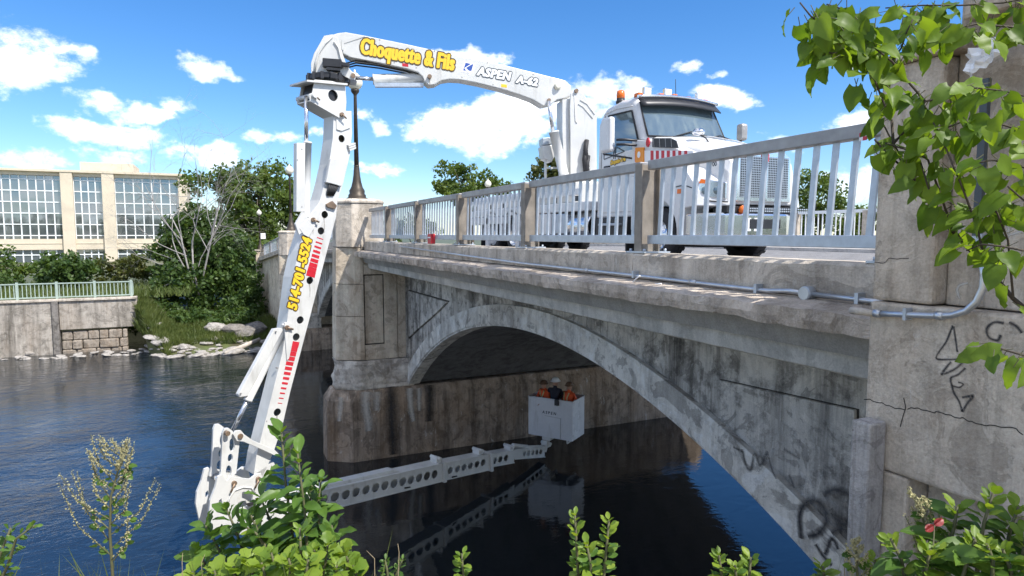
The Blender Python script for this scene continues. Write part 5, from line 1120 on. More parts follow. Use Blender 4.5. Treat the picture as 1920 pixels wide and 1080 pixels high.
# graffiti and stains on the arch
fnA = lambda a, b, t: Vector((a, YF - 0.09 - t, b)); fnS = lambda a, b, t: Vector((a, YF - t, b))
def ar(pts, y=YF - .09): return [(onY(x, yy, y).x, onY(x, yy, y).z) for x, yy in pts]
for pts_, w in ((((1503, 1010), (1500, 965), (1515, 940), (1540, 945), (1550, 975), (1535, 1000), (1515, 1005)), .11), (((1545, 930), (1565, 918), (1592, 928), (1600, 955), (1590, 980), (1570, 975), (1556, 955)), .12), (((1560, 1000), (1580, 990), (1598, 1010), (1592, 1050)), .10), (((1548, 1040), (1560, 1010), (1572, 1030)), .07), (((1530, 1020), (1542, 1040), (1560, 1060)), .08)):
    ribbon(ar(pts_), w, fnA, 'graffiti_stroke', M['spray'], bridge, 0.004)
for pts_, w in ((((1392, 842), (1398, 870), (1408, 880), (1416, 850), (1426, 872), (1440, 846)), .07), (((1440, 850), (1448, 880), (1456, 898)), .05), (((1470, 842), (1500, 860)), .06), (((1375, 838), (1395, 848)), .05), (((1480, 890), (1490, 915)), .05)): ribbon(ar(pts_), w, fnA, 'graffiti_shade', M['spraysoft'], bridge, 0.004)
for x in (968, 1000, 1030, 1075, 1120): 
    ribbon(ar(((x, 612 + max(0, (x - 960) * .21)), (x - 2, 575 + max(0, (x - 960) * .14)))), .02, fnA, 'joint', M['crack'], bridge, 0.003) if False else None
# lime stains and dark stripes on the pier footing
M['grime'] = spraymat('brown_grime', (0.16, 0.12, 0.08), 0.9, 0.55); M['stain_white'] = spraymat('lime_stain', (0.58, 0.55, 0.50), 0.9, 0.85); M['stripe_dark'] = spraymat('dark_stripe', (0.035, 0.030, 0.026), 0.9, 0.95)
XF = -21.75 + 0.985
fnF = lambda a, b, t: Vector((XF + t + (b + 8.2) * -0.018, a, b))
def ft(pts): return [(onX(x, yy, XF - .03).y, onX(x, yy, XF - .03).z) for x, yy in pts]
for pts_, w in ((((688, 735), (686, 760), (690, 790), (692, 808)), .34), (((706, 735), (705, 770)), .30), (((768, 728), (770, 760), (775, 790)), .25), (((785, 728), (786, 770)), .2), (((640, 745), (636, 790)), .18)): ribbon(ft(pts_), (w * 1.5, w * .9), fnF, 'lime_stain', M['stain_white'], bridge, 0.012)
for pts_, w in ((((733, 725), (734, 780), (737, 852)), .62), (((806, 722), (806, 745), (805, 790)), .55)): ribbon(ft(pts_), (w, w * .7), fnF, 'dark_stripe', M['stripe_dark'], bridge, 0.010)

for fr_, q_, L_ in ((F1, (805, 147), .22), (F1, (1029, 190), .18), (F1, (627, 77), .25), (F2, (586, 414), .3), (F2, (537, 617), .3), (F2, (640, 216), .3), (F2, (607, 408), .35), (F2, (580, 532), .3), (F2, (519, 780), .3)):
    a_, b_ = fr_.px(*q_, .2); ribbon([(a_, b_), (a_ + .01, b_ - L_ * .5), (a_, b_ - L_)], (.05, .015), fr_.P, 'grime_run', M['grime'], truck, .2045)
# ================================================================== PEOPLE IN THE BUCKET
def skin(nm, pts, edges, mat, parent, sub=2):
    me = bpy.data.meshes.new(nm); me.from_pydata([p[0] for p in pts], edges, []); o = mk(nm, me, mat, parent)
    s = o.modifiers.new('skin', 'SKIN'); s.use_smooth_shade = True; d = me.skin_vertices[0].data
    for i, p in enumerate(pts): d[i].radius = p[1] if isinstance(p[1], tuple) else (p[1], p[1]); d[i].use_root = (i == 0)
    ss = o.modifiers.new('sub', 'SUBSURF'); ss.levels = 1; ss.render_levels = sub; return o
M['skin'] = plain('skin', (0.42, 0.25, 0.17), 0.6, 0, 0.1, 20); M['vest'] = plain('orange_vest', (0.75, 0.10, 0.02), 0.7, 0, 0.15, 12); M['navy'] = plain('navy_cloth', (0.02, 0.022, 0.035), 0.8, 0, 0.2, 12)
M['reflect'] = plain('yellow_reflective_tape', (0.62, 0.62, 0.30), 0.4, 0, 0.1, 12); M['helmet_w'] = plain('white_helmet', (0.70, 0.70, 0.68), 0.3, 0, 0.05, 12); M['helmet_d'] = plain('brown_helmet', (0.16, 0.09, 0.05), 0.4, 0, 0.1, 12); M['jeans'] = plain('dark_jeans', (0.03, 0.04, 0.07), 0.85, 0, 0.2, 12)
def person(pos, face, H, top, helmet, tape, label, vest=True, lean=0.0, arms=0):
    t = thing('person', label, 'person', None, pos); t.rotation_euler = (0, 0, face)          # +X is the way the figure looks
    s = H / 1.75; V = lambda x, y, z: (x * s, y * s, z * s); l = lean
    hz = [0.0, 0.5][0]
    hand = [(0.34, 0.16, 1.06), (0.34, -0.16, 1.06)] if arms == 0 else [(0.30, 0.30, 1.12), (0.10, -0.36, 0.86)]
    el = [(0.12, 0.30, 1.10), (0.12, -0.30, 1.10)] if arms == 0 else [(0.10, 0.34, 1.12), (-0.03, -0.32, 1.10)]
    pts = [(V(0, 0, .96), (.155 * s, .11 * s)), (V(l * .4, 0, 1.15), (.15 * s, .105 * s)), (V(l * .8, 0, 1.36), (.17 * s, .11 * s)), (V(l, 0, 1.46), (.09 * s, .075 * s)), (V(l + .01, 0, 1.52), (.055 * s, .055 * s)), (V(l + .03, 0, 1.58), (.075 * s, .07 * s)), (V(l + .03, 0, 1.68), (.085 * s, .075 * s)), (V(l + .02, 0, 1.73), (.05 * s, .05 * s)),
           (V(l, .19, 1.40), (.075 * s, .07 * s)), (V(*el[0]), (.052 * s, .052 * s)), (V(*hand[0]), (.038 * s, .038 * s)), (V(l, -.19, 1.40), (.075 * s, .07 * s)), (V(*el[1]), (.052 * s, .052 * s)), (V(*hand[1]), (.038 * s, .038 * s)),
           (V(0, .10, .90), (.10 * s, .10 * s)), (V(.03, .11, .50), (.07 * s, .07 * s)), (V(0, .11, .09), (.05 * s, .05 * s)), (V(.13, .12, .05), (.04 * s, .045 * s)), (V(0, -.10, .90), (.10 * s, .10 * s)), (V(.03, -.11, .50), (.07 * s, .07 * s)), (V(0, -.11, .09), (.05 * s, .05 * s)), (V(.13, -.12, .05), (.04 * s, .045 * s))]
    E_ = [(0, 1), (1, 2), (2, 3), (3, 4), (4, 5), (5, 6), (6, 7), (2, 8), (8, 9), (9, 10), (2, 11), (11, 12), (12, 13), (0, 14), (14, 15), (15, 16), (16, 17), (0, 18), (18, 19), (19, 20), (20, 21)]
    body = skin('body', pts, E_, top, t)
    # face and hands in skin, closed over the cloth figure
    hd = MB().lathe((0, 0, 0), [(.02, -.13), (.055, -.115), (.075, -.06), (.082, 0), (.08, .06), (.05, .11), (.01, .125)], 14, sx=1.12).build('head', M['skin'], t); hd.location = Vector(V(l + .035, 0, 1.625)); hd.scale = (s, s, s)
    fc = MB(); fc.obox((.098, 0, -.01), (.018, 0, 0), (0, .012, 0), (0, 0, .022)); fc.obox((.085, 0, -.065), (.008, 0, 0), (0, .026, 0), (0, 0, .006))
    for sy in (-1, 1): fc.obox((-.005, sy * .082, -.01), (.018, 0, 0), (0, .010, 0), (0, 0, .03))
    fc.build('face_features', M['skin'], hd, 0.004); ey = MB()
    for sy in (-1, 1): ey.obox((.086, sy * .032, .015), (.004, 0, 0), (0, .011, 0), (0, 0, .005))
    ey.build('eyes', M['black'], hd)
    for sgn, hnd, elb in ((1, hand[0], el[0]), (-1, hand[1], el[1])):
        hb_ = MB(); d = (Vector(V(*hnd)) - Vector(V(*elb))).normalized(); c = Vector(V(*hnd)) + d * .04; sd = d.cross(Vector((0, 0, 1))).normalized(); dn = d.cross(sd)
        hb_.obox(c, d * .045, sd * .04, dn * .015)
        for k, ln in enumerate((.065, .08, .075, .055)):
            b0 = c + d * .04 + sd * (-.03 + .02 * k); b1 = b0 + d * ln * .5 + Vector((0, 0, -.012)); b2 = b1 + d * ln * .3 + Vector((0, 0, -.03)); hb_.tube([b0, b1, b2], [.009, .0085, .007], 6)
        b0 = c - d * .02 + sd * (.035 * sgn); hb_.tube([b0, b0 + sd * .03 * sgn + d * .025, b0 + sd * .032 * sgn + d * .055], [.011, .010, .008], 6)
        hb_.build('hand', M['skin'], t)
    hm = MB().lathe((0, 0, 0), [(.155, -.005), (.155, .008), (.122, .012), (.120, .05), (.10, .09), (.06, .115), (.01, .125)], 18, sx=1.12).build('helmet', helmet, t); hm.location = Vector(V(l + .03, 0, 1.675)); hm.scale = (s, s, s)
    if vest:
        rings = []
        for z, a, b in ((.92, .19, .15), (1.05, .185, .15), (1.2, .19, .155), (1.34, .215, .155), (1.43, .19, .13), (1.475, .12, .10)):
            rings.append([Vector(V(l * max(0, (z - .95) * 2) + b * math.cos(2 * math.pi * k / 20), a * math.sin(2 * math.pi * k / 20), z)) for k in range(20)])
        ve = MB().loft(rings, smooth=True, caps=False).build('vest', M['vest'], t)
        for sgn in (-1, 1):
            for fb in (1, -1):
                if tape: MB().tube([V(l * .9 + fb * .115, sgn * .10, 1.46), V(l * .6 + fb * .162, sgn * .06, 1.30), V(fb * .160, -sgn * .07 * (1 if tape == 2 else -1), 1.08)], .017, 5).build('tape', M['reflect'], ve)
        MB().tube([V(.158 * math.cos(a_), .192 * math.sin(a_), 1.08) for a_ in [2 * math.pi * k / 20 for k in range(21)]], .017, 5).build('tape', M['reflect'], ve)
    return t
def toward(d): return math.atan2(d.y, d.x)
person(bk(1.22, .45, .05), toward(-br_ + bl * .3), 1.72, M['vest'], M['helmet_d'], 2, 'person in orange vest with crossed reflective tape, leftmost in the bucket', True, .04)
person(bk(.80, .34, .05), toward(br_), 1.86, M['navy'], M['helmet_w'], 0, 'person in dark clothes and pale helmet, tallest in the bucket middle', False, .0)
person(bk(.36, .42, .05), toward(br_ - bl * .2), 1.74, M['vest'], M['helmet_d'], 1, 'person in plain orange vest turned away, rightmost in the bucket', True, .04, 0)
# ================================================================== FAR BANK
XW = -47.8
rw = thing('river_wall', 'pale concrete retaining wall along the far river bank', 'wall')
zt0 = -4.15
for ya, yb, zb_ in ((-60, -26, -8.0), (-25.98, -17.5, -8.0), (-17.48, -9.62, -8.0)):
    MB().box((XW - .6, ya, zb_), (XW, yb, zt0)).build('wall_panel', M['conc_wall'], rw, 0.03)
MB().box((XW - .55, -9.60, -8.0), (XW + .12, -9.25, zt0 + .05)).build('buttress', M['rockdark'], rw, 0.03)
MB().box((XW - .6, -9.23, -5.95), (XW - .02, -5.0, zt0)).build('wall_panel', M['conc_wall'], rw, 0.03)
random.seed(11)
for r_ in range(3):
    y = -9.2
    while y < -5.8:
        w = random.uniform(.5, 1.1); MB().box((XW - .5, y + .02, -7.8 + r_ * .58), (XW - .08 + random.uniform(-.08, .12), min(y + w, -5.6) - .02, -7.24 + r_ * .58)).build('stone', M['masonry'], rw, 0.07); y += w
MB().box((XW - .62, -60, zt0 + .002), (XW + .10, -5.0, zt0 + .14)).build('coping', M['conc'], rw, 0.02)
fc = thing('river_fence', 'pale green metal picket fence on top of the river wall', 'fence')
pk = MB()
for y in frange(-30, -5.2, .21): pk.box((XW - .31, y - .022, zt0 + .26), (XW - .29, y + .022, zt0 + 1.06))
stuff(pk.build('pickets', M['fence'], fc))
for y in frange(-29.5, -5.3, 1.95): MB().box((XW - .36, y - .07, zt0 + .142), (XW - .24, y + .07, zt0 + 1.22)).build('post', M['fence'], fc, 0.01)
for z_ in (.22, 1.08): MB().box((XW - .34, -30, zt0 + z_), (XW - .26, -5.2, zt0 + z_ + .07)).build('rail', M['fence'], fc)

# office building
def building():
    t = thing('office_building', 'cream stone office building with a tall grid of grey glass', 'building')
    D = 100
    A = onD(150, 440, D); XB = A.x
    P = lambda px, py: (onX(px, py, XB).y, onX(px, py, XB).z)
    zr = P(150, 324)[1]; z0 = -4.6
    yL = P(-260, 440)[0]; yR = P(352, 440)[0]
    zwin0, zwin1 = P(150, 448)[1], P(150, 331)[1]; zg0, zg1 = P(150, 497)[1], P(150, 468)[1]
    MB().box((XB - 20, yL, z0), (XB - .55, yR, zr)).build('body', M['cream'], t)
    pil = [(-262, -240), (119, 142), (196, 219), (338, 354)]
    MB().box((XB - .549, yL, zwin1), (XB + .05, yR, zr)).build('top_band', M['cream'], t)
    MB().box((XB - .549, yL, zg1 + .02), (XB + .02, yR, zwin0)).build('middle_band', M['cream'], t)
    MB().box((XB - .549, yL, zg1 + .02 + .9), (XB + .08, yR, zg1 + 1.05)).build('string_course', M['cream'], t)
    MB().box((XB - .549, yL, z0), (XB + .02, yR, zg0)).build('plinth', M['cream'], t)
    for a, b in pil: MB().box((XB - .548, P(a, 440)[0], z0), (XB + .45, P(b, 440)[0], zr + .1)).build('pilaster', M['cream'], t, 0.05)
    MB().box((XB - .6, yL, zr + .001), (XB + .55, yR, zr + .35)).build('cornice', M['cream'], t)
    ph0, ph1 = P(150, 440)[0], P(252, 440)[0]
    MB().box((XB - 12, ph0, zr), (XB - 3, ph1, P(150, 306)[1] + .5)).build('roof_house', M['cream'], t)
    proto = {}
    def pane(y0, y1, za, zb_):
        key = (round(y1 - y0, 2), round(zb_ - za, 2))
        if key not in proto:
            o = MB().box((-.02, 0, 0), (0, y1 - y0, zb_ - za)).build('pane', M['pane'], t); proto[key] = o
        else: o = proto[key].copy(); COL.objects.link(o); o.parent = t
        o.location = (XB - .40, y0, za); o.rotation_euler = (0, random.uniform(-.006, .006), random.uniform(-.006, .006))
    rows = [zwin0, zwin0 + (zwin1 - zwin0) * .055] + [zwin0 + (zwin1 - zwin0) * (.055 + k * .1765) for k in (1, 2, 3, 4, 5)] + [zwin1]
    for (a, b, n) in ((-238, 119, 21), (142, 196, 4), (219, 338, 7)):
        ya, yb = P(a, 440)[0], P(b, 440)[0]; w = (yb - ya) / n
        for i in range(n):
            for k in range(len(rows) - 1): pane(ya + i * w + .03, ya + (i + 1) * w - .03, rows[k] + .04, rows[k + 1] - .04)
            for za, zb_ in ((zg0, zg0 + (zg1 - zg0) * .68), (zg0 + (zg1 - zg0) * .68, zg1)): pane(ya + i * w + .03, ya + (i + 1) * w - .03, za + .04, zb_ - .04)
        for i in range(n + 1):
            for za, zb_ in ((zwin0, zwin1), (zg0, zg1)): MB().box((XB - .42, ya + i * w - .075, za), (XB - .28, ya + i * w + .075, zb_)).build('mullion', M['mullion'], t)
        for z_ in rows[1:-1] + [zg0 + (zg1 - zg0) * .68]: MB().box((XB - .42, ya, z_ - .075), (XB - .29, yb, z_ + .075)).build('transom', M['mullion'], t)
building()

# ------------------------------------------------------------------ rocks on the shore
random.seed(21); rocks = [rockmesh(1, s_, 1.2, .9, .55) for s_ in range(6)]
for me in rocks: me.materials.append(M['rock'])
def rock(x, y, r, z, label, mat=None, group='pale stones along the far shore'):
    me = random.choice(rocks)
    if mat: me = me.copy(); me.materials.clear(); me.materials.append(mat)
    o = mk('rock', me, None); o.location = (x, y, z); o.scale = (r, r * random.uniform(.8, 1.6), r * random.uniform(.4, .9)); o.rotation_euler = (random.uniform(-.2, .2), random.uniform(-.2, .2), random.uniform(0, 6)); tag(o, label, 'rock', group); return o
for i in range(190):
    y_ = random.uniform(-4.4, 3.4); u_ = random.random() ** 1.2 * 2.7; k_ = max(0, min(1, (y_ + 5.4) / 2.4)); x_ = -47.95 + 4.2 * k_ - u_ + .3
    rock(x_, y_, random.uniform(.10, .24) if random.random() < .8 else random.uniform(.28, .48), max(WZ, bank_z(x_, y_)) + .02, 'pale stone on the rocky far shore below the trees')
for i in range(46):
    y_ = random.uniform(-13.5, -4.0); rock(XW + .5 + random.random() * 1.6 * min(1, (y_ + 15) / 8), y_, random.uniform(.10, .30), WZ + random.uniform(-.04, .08), 'low pale stone along the water at the foot of the river wall', None, 'stones at the foot of the river wall')
for px_, y_, r, lb in ((315, 657, .45, 'broad white flat-topped stone at the water edge, right of another white stone'), (287, 652, .42, 'white stone at the water edge left of the flat-topped one'), (375, 660, .5, 'low pale stone in the water, alone in front of the shore'), (437, 662, .7, 'long grey stone beside the driftwood log')):
    p = onZ(px_, y_, WZ); o = rock(p.x, p.y, r, WZ + .05, lb, None, None)
    if 'group' in o: del o['group']
for px_, y_, r, lb in ((470, 622, 1.2, 'big dark undercut boulder at the foot of the stone column'), (405, 640, .75, 'broad flat grey slab of rock on the shore'), (450, 634, 1.0, 'dark boulder half hidden behind the boom cylinder')):
    p = onZ(px_, 650, WZ) * 1.02; o = rock(p.x, p.y, r, max(WZ + .2, bank_z(p.x, p.y) + .25), lb, M['rockdark'] if 'dark' in lb else None, None)
lg1 = MB().tube([onZ(48, 668, WZ) + Vector((0, 0, .15)), onZ(120, 661, WZ) + Vector((0, 0, .22)), onZ(205, 651, WZ) + Vector((0, 0, .3))], [.16, .2, .14], 8).build('driftwood_log', M['log']); tag(lg1, 'long bleached driftwood log lying at the foot of the river wall', 'log')
lg2 = MB().tube([onZ(420, 666, WZ) + Vector((0, 0, .1)), onZ(455, 660, WZ) + Vector((0, 0, .35)), onZ(487, 653, WZ) + Vector((0, 0, .6))], [.10, .15, .12], 8).build('driftwood_log', M['log']); tag(lg2, 'slanting driftwood log beside the boom on the far shore', 'log')

# ------------------------------------------------------------------ trees
def leafcloud(clumps, size, rng, aspect=0.6):
    # clumps: (cx, cy, cz, rx, ry, rz, n) -> many small leaf faces
    V = []; 
    for (cx, cy, cz, rx, ry, rz, n) in clumps:
        d = rng.normal(size=(n, 3)); d /= np.linalg.norm(d, axis=1)[:, None]; r = rng.random(n)[:, None] ** 0.45
        c = np.array([cx, cy, cz]) + d * r * np.array([rx, ry, rz])
        a = rng.normal(size=(n, 3)); a /= np.linalg.norm(a, axis=1)[:, None]
        b = np.cross(a, rng.normal(size=(n, 3))); b /= np.linalg.norm(b, axis=1)[:, None]
        s = size * (0.6 + 0.8 * rng.random(n))[:, None]
        V.append(np.stack([c - a * s, c - b * s * aspect, c + a * s, c + b * s * aspect], 1).reshape(-1, 3))
    V = np.concatenate(V); n = len(V) // 4
    me = bpy.data.meshes.new('crown'); me.vertices.add(n * 4); me.vertices.foreach_set('co', V.astype(np.float32).ravel())
    me.loops.add(n * 4); me.polygons.add(n); me.loops.foreach_set('vertex_index', np.arange(n * 4, dtype=np.int32))
    me.polygons.foreach_set('loop_start', np.arange(0, n * 4, 4, dtype=np.int32)); me.polygons.foreach_set('loop_total', np.full(n, 4, dtype=np.int32))
    me.update(); me.validate(); return me
def tree(name, label, blobs, base, size, mat, n, group=None, clump=0.9, seed=1, cat='tree', trunk=0.22, lean=0.0, sparse=1.0):
    # blobs: crown lobes (x, y, z, rx, ry, rz)
    rng = np.random.default_rng(seed); t = thing(name, label, cat, group); cl = []; tot = sum(b[3] * b[4] * b[5] for b in blobs); limbs = []
    for (x, y, z, rx, ry, rz) in blobs:
        k = max(4, int(len(blobs) and n / 55 * (rx * ry * rz) / tot))
        for i in range(k):
            d = rng.normal(size=3); d /= np.linalg.norm(d); r = rng.random() ** 0.38; c = np.array([x, y, z]) + d * r * np.array([rx, ry, rz])
            q = clump * (0.6 + 0.8 * rng.random()); cl.append((*c, q, q, q * .75, int(55 * (0.5 + rng.random()) * sparse)))
            if i % 4 == 0: limbs.append(c)
    mk('crown', leafcloud(cl, size, rng), mat, t)
    b = MB(); B = Vector(base); top = Vector((sum(q[0] for q in blobs) / len(blobs), sum(q[1] for q in blobs) / len(blobs), sum(q[2] for q in blobs) / len(blobs)))
    b.tube([B, B.lerp(top, .5) + Vector((.1, .1, 0)), top], [trunk, trunk * .75, trunk * .4], 8)
    for c in limbs[:22]:
        c = Vector(c); s = B.lerp(top, random.uniform(.4, .95)); m_ = s.lerp(c, .5) + Vector((0, 0, .25)); b.tube([s, m_, c], [trunk * .35, trunk * .22, trunk * .07], 5)
    b.build('trunk', M['bark'], t); return t
def lobe(px_, py_, d, rxpx, rypx, dep=1.0):
    p = onD(px_, py_, d); k = d / F_PX; return (p.x, p.y, p.z, rxpx * k * dep, rxpx * k, rypx * k)
def gb(px_, d, z): p = onD(px_, 440, d); return (p.x, p.y, z)
tree('dark_tree', 'dense dark green tree hanging over the far shore beside the dead branches', [lobe(395, 470, 52, 65, 75), lobe(350, 520, 50, 62, 55), lobe(420, 545, 50, 65, 45), lobe(318, 480, 52, 42, 50), lobe(345, 420, 53, 40, 50), lobe(455, 500, 51, 40, 60), lobe(300, 560, 49, 40, 30)], gb(390, 52, -5.5), .17, M['leaf_dark'], 20000, seed=2, clump=.75, trunk=.28)
tree('broad_tree', 'tall mid green tree with a ragged top behind the first street lamps', [lobe(480, 400, 62, 72, 85), lobe(440, 345, 62, 55, 45), lobe(520, 350, 63, 48, 55), lobe(390, 345, 61, 45, 30), lobe(500, 480, 60, 60, 60), lobe(545, 420, 64, 35, 80), lobe(450, 420, 61, 55, 60)], gb(480, 62, -5), .19, M['leaf_mid'], 17000, seed=3, clump=.85, trunk=.3)
tree('bank_thicket', 'low dark thicket spilling down the bank above the pale stones', [lobe(222, 596, 46.2, 16, 16), lobe(240, 604, 45.5, 16, 16), lobe(262, 598, 44.9, 26, 18), lobe(300, 600, 44.6, 36, 20), lobe(350, 604, 44.4, 40, 18), lobe(400, 606, 44.3, 40, 18), lobe(448, 600, 44.6, 36, 22), lobe(268, 606, 45.6, 30, 14), lobe(315, 612, 45.2, 40, 14), lobe(375, 614, 45.0, 45, 14), lobe(430, 608, 45.4, 40, 18), lobe(285, 590, 46.5, 50, 22), lobe(345, 598, 46, 50, 22), lobe(405, 600, 46, 50, 20), lobe(455, 590, 47, 30, 35), lobe(250, 575, 47.5, 18, 22), lobe(470, 560, 48, 25, 50)], gb(380, 47, -6.6), .13, M['leaf_dark'], 17000, seed=5, clump=.5, cat='shrub', trunk=.08)
tree('round_bush', 'big dark round bush behind the river fence', [lobe(120, 505, 50, 44, 32), lobe(150, 510, 50, 32, 30), lobe(95, 515, 50, 26, 26)], gb(125, 50, -4.3), .17, M['leaf_dark'], 3800, seed=6, clump=.6, cat='bush', trunk=.12)
tree('leafy_bush', 'light green bush at the left picture edge behind the fence', [lobe(10, 500, 52, 38, 32), lobe(-20, 505, 52, 40, 34)], gb(0, 52, -4.3), .17, M['leaf_mid'], 2200, seed=7, clump=.6, cat='bush', trunk=.1)
tree('low_bush', 'low dark bush at the left edge just behind the fence', [lobe(20, 528, 49.5, 30, 13), lobe(-5, 528, 49.5, 26, 13)], gb(15, 49.5, -4.3), .13, M['leaf_dark'], 1300, seed=8, clump=.4, cat='bush', trunk=.07)
tree('wispy_bush', 'pale wispy bush on the lawn between the round bush and the dark tree', [lobe(215, 505, 53, 42, 24), lobe(250, 500, 53, 32, 26)], gb(220, 53, -4.3), .16, M['leaf_olive'], 2400, seed=9, clump=.6, cat='bush', trunk=.08)
tree('far_tree', 'green tree with a loose top rising beyond the railing, left of the boom cylinder', [lobe(865, 345, 62, 52, 36), lobe(905, 355, 62, 45, 25), lobe(850, 320, 62, 22, 18), lobe(940, 362, 63, 28, 16)], gb(880, 62, -4), .19, M['leaf_mid'], 3600, 'trees beyond the bridge', seed=10, clump=.7)
tree('far_tree', 'brownish olive tree behind the turret base', [lobe(1020, 330, 64, 36, 42), lobe(1045, 345, 64, 22, 30)], gb(1020, 64, -4), .19, M['leaf_olive'], 2600, 'trees beyond the bridge', seed=11, clump=.7)
tree('far_tree', 'round green tree right of the truck grille, behind the picket railing', [lobe(1530, 385, 80, 58, 62), lobe(1500, 350, 80, 34, 42), lobe(1585, 410, 80, 40, 36)], gb(1530, 80, -4), .22, M['leaf_mid'], 5000, 'trees beyond the bridge', seed=12, clump=.95)
tree('far_tree', 'lower green tree against the pylon edge, behind the picket railing', [lobe(1630, 420, 82, 55, 30), lobe(1600, 430, 82, 40, 26)], gb(1630, 82, -4), .22, M['leaf_olive'], 2600, 'trees beyond the bridge', seed=13, clump=.9)
for i, (px_, py_, d, rx, ry) in enumerate(((700, 432, 95, 60, 22), (770, 425, 90, 50, 20), (1100, 430, 110, 90, 25), (1300, 430, 110, 90, 28), (1450, 425, 105, 60, 35))):
    tree('distant_tree', ['distant tree low behind the first railing panels', 'distant tree behind the second railing panel', 'distant tree behind the truck chassis', 'distant tree behind the truck cab', 'distant tree just left of the round tree by the grille'][i], [lobe(px_, py_, d, rx, ry), lobe(px_ + rx * .5, py_ + 6, d, rx * .6, ry * .7)], gb(px_, d, -4), .26, M['leaf_mid'], 1800, 'distant trees behind the railing', seed=20 + i, clump=1.1)
# dead tree: bare recursive branches
def dead_tree():
    t = thing('dead_tree', 'leafless dead tree with pale bare branches before the dark tree', 'tree'); rg = random.Random(5); D = 48.5
    def grow(b, p, d, L, r, lev):
        pts = [p]; n = 4
        for i in range(n): d = (d + Vector((rg.gauss(0, .13), rg.gauss(0, .13), rg.gauss(0, .10) + (.02 if lev < 2 else -.03)))).normalized(); pts.append(pts[-1] + d * L / n)
        b.tube(pts, [r * (1 - .6 * i / n) for i in range(n + 1)], 5 if lev < 3 else 3, cap=False)
        if lev >= 6 or L < .16: return
        for k in range(rg.choice((2, 3, 3)) + (1 if lev < 2 else 0)):
            i = rg.choice((2, 3, 4, 4)); nd = (d + Vector((rg.gauss(0, .6), rg.gauss(0, .6), rg.gauss(.05, .5)))).normalized(); grow(b, pts[i], nd, L * rg.uniform(.5, .78), r * .5, lev + 1)
    def limb(px0, py0, px1, py1, r):
        a = onD(px0, py0, D); c = onD(px1, py1, D); b = MB(); grow(b, a, (c - a).normalized(), (c - a).length * .80, r * .72, 1); b.build('limb', M['deadwood'], t)
    for q in ((345, 470, 262, 285, .07), (350, 480, 235, 420, .06), (340, 490, 250, 455, .05), (395, 450, 418, 300, .06), (340, 450, 250, 360, .05), (345, 480, 300, 320, .05), (398, 430, 370, 330, .05), (335, 500, 240, 500, .05), (400, 460, 430, 430, .05), (360, 470, 372, 340, .08), (345, 500, 290, 380, .08), (395, 440, 440, 330, .06), (390, 460, 455, 380, .06), (350, 520, 270, 545, .07), (390, 470, 330, 400, .06), (372, 500, 400, 420, .06)): limb(*q)
    b = MB(); 
    for pts_ in (((372, 560), (352, 500), (338, 440), (318, 400)), ((372, 560), (385, 500), (398, 440), (412, 380)), ((374, 560), (362, 500), (360, 450))): b.tube([onD(x, y, D) for x, y in pts_], [.085, .07, .055, .035][:len(pts_)], 7)
    b.build('trunk', M['deadwood'], t)
dead_tree()
# rough grass on the shore and lawn
def grass(name, label, area, n, h, mat, seed, bw=1.0):
    rng = np.random.default_rng(seed); V = []; 
    P = np.array([area(rng) for _ in range(n)], dtype=float); a = rng.random(n) * 6.283; w = (.025 + .02 * rng.random(n)) * bw; hh = h * (.5 + rng.random(n)); lx = rng.normal(0, .35, n) * hh; ly = rng.normal(0, .35, n) * hh
    dx = np.cos(a) * w; dy = np.sin(a) * w
    v0 = P + np.stack([-dx, -dy, 0 * dx], 1); v1 = P + np.stack([dx, dy, 0 * dx], 1); v2 = P + np.stack([lx, ly, hh], 1)
    V = np.stack([v0, v1, v2], 1).reshape(-1, 3); me = bpy.data.meshes.new(name); me.from_pydata(V.tolist(), [], np.arange(n * 3).reshape(-1, 3).tolist()); o = mk(name, me, mat); o['label'] = label; o['category'] = 'grass'; return stuff(o)
def shore(rng): y = -5.6 + (9.3 if rng.random() < .6 else 3.2) * rng.random(); k = max(0, min(1, (y + 5.4) / 2.4)); x = -47.95 + 4.2 * k - (1.4 if k == 1 else .25) - 5 * rng.random() ** 1.3; return [x, y, bank_z(x, y)]
M['grassy'] = leafmat('shore_grass', (0.065, 0.10, 0.024), (0.14, 0.17, 0.05), 0.3, 1.5)
grass('shore_grass', 'rough yellow green grass along the top of the stony shore', shore, 20000, .42, M['grassy'], 4)
def lawnp(rng): return [XW - 1 - 16 * rng.random(), -32 + 30 * rng.random(), -4.2]
grass('meadow_grass', 'tall meadow grass behind the river fence', lawnp, 9000, .45, M['grassy'], 6)
# woods on our own bank, behind the camera: what the office windows mirror
rngb = np.random.default_rng(77); cl = []
for i in range(230): cl.append((55 + 30 * rngb.random(), -80 + 190 * rngb.random(), -1 + 7 * rngb.random() ** 1.5, 3.2, 3.2, 2.2, 110))
wd = mk('near_bank_wood', leafcloud(cl, .45, rngb), M['leaf_dark']); wd['label'] = 'wood on the near bank behind the viewer'; wd['category'] = 'wood'; stuff(wd)
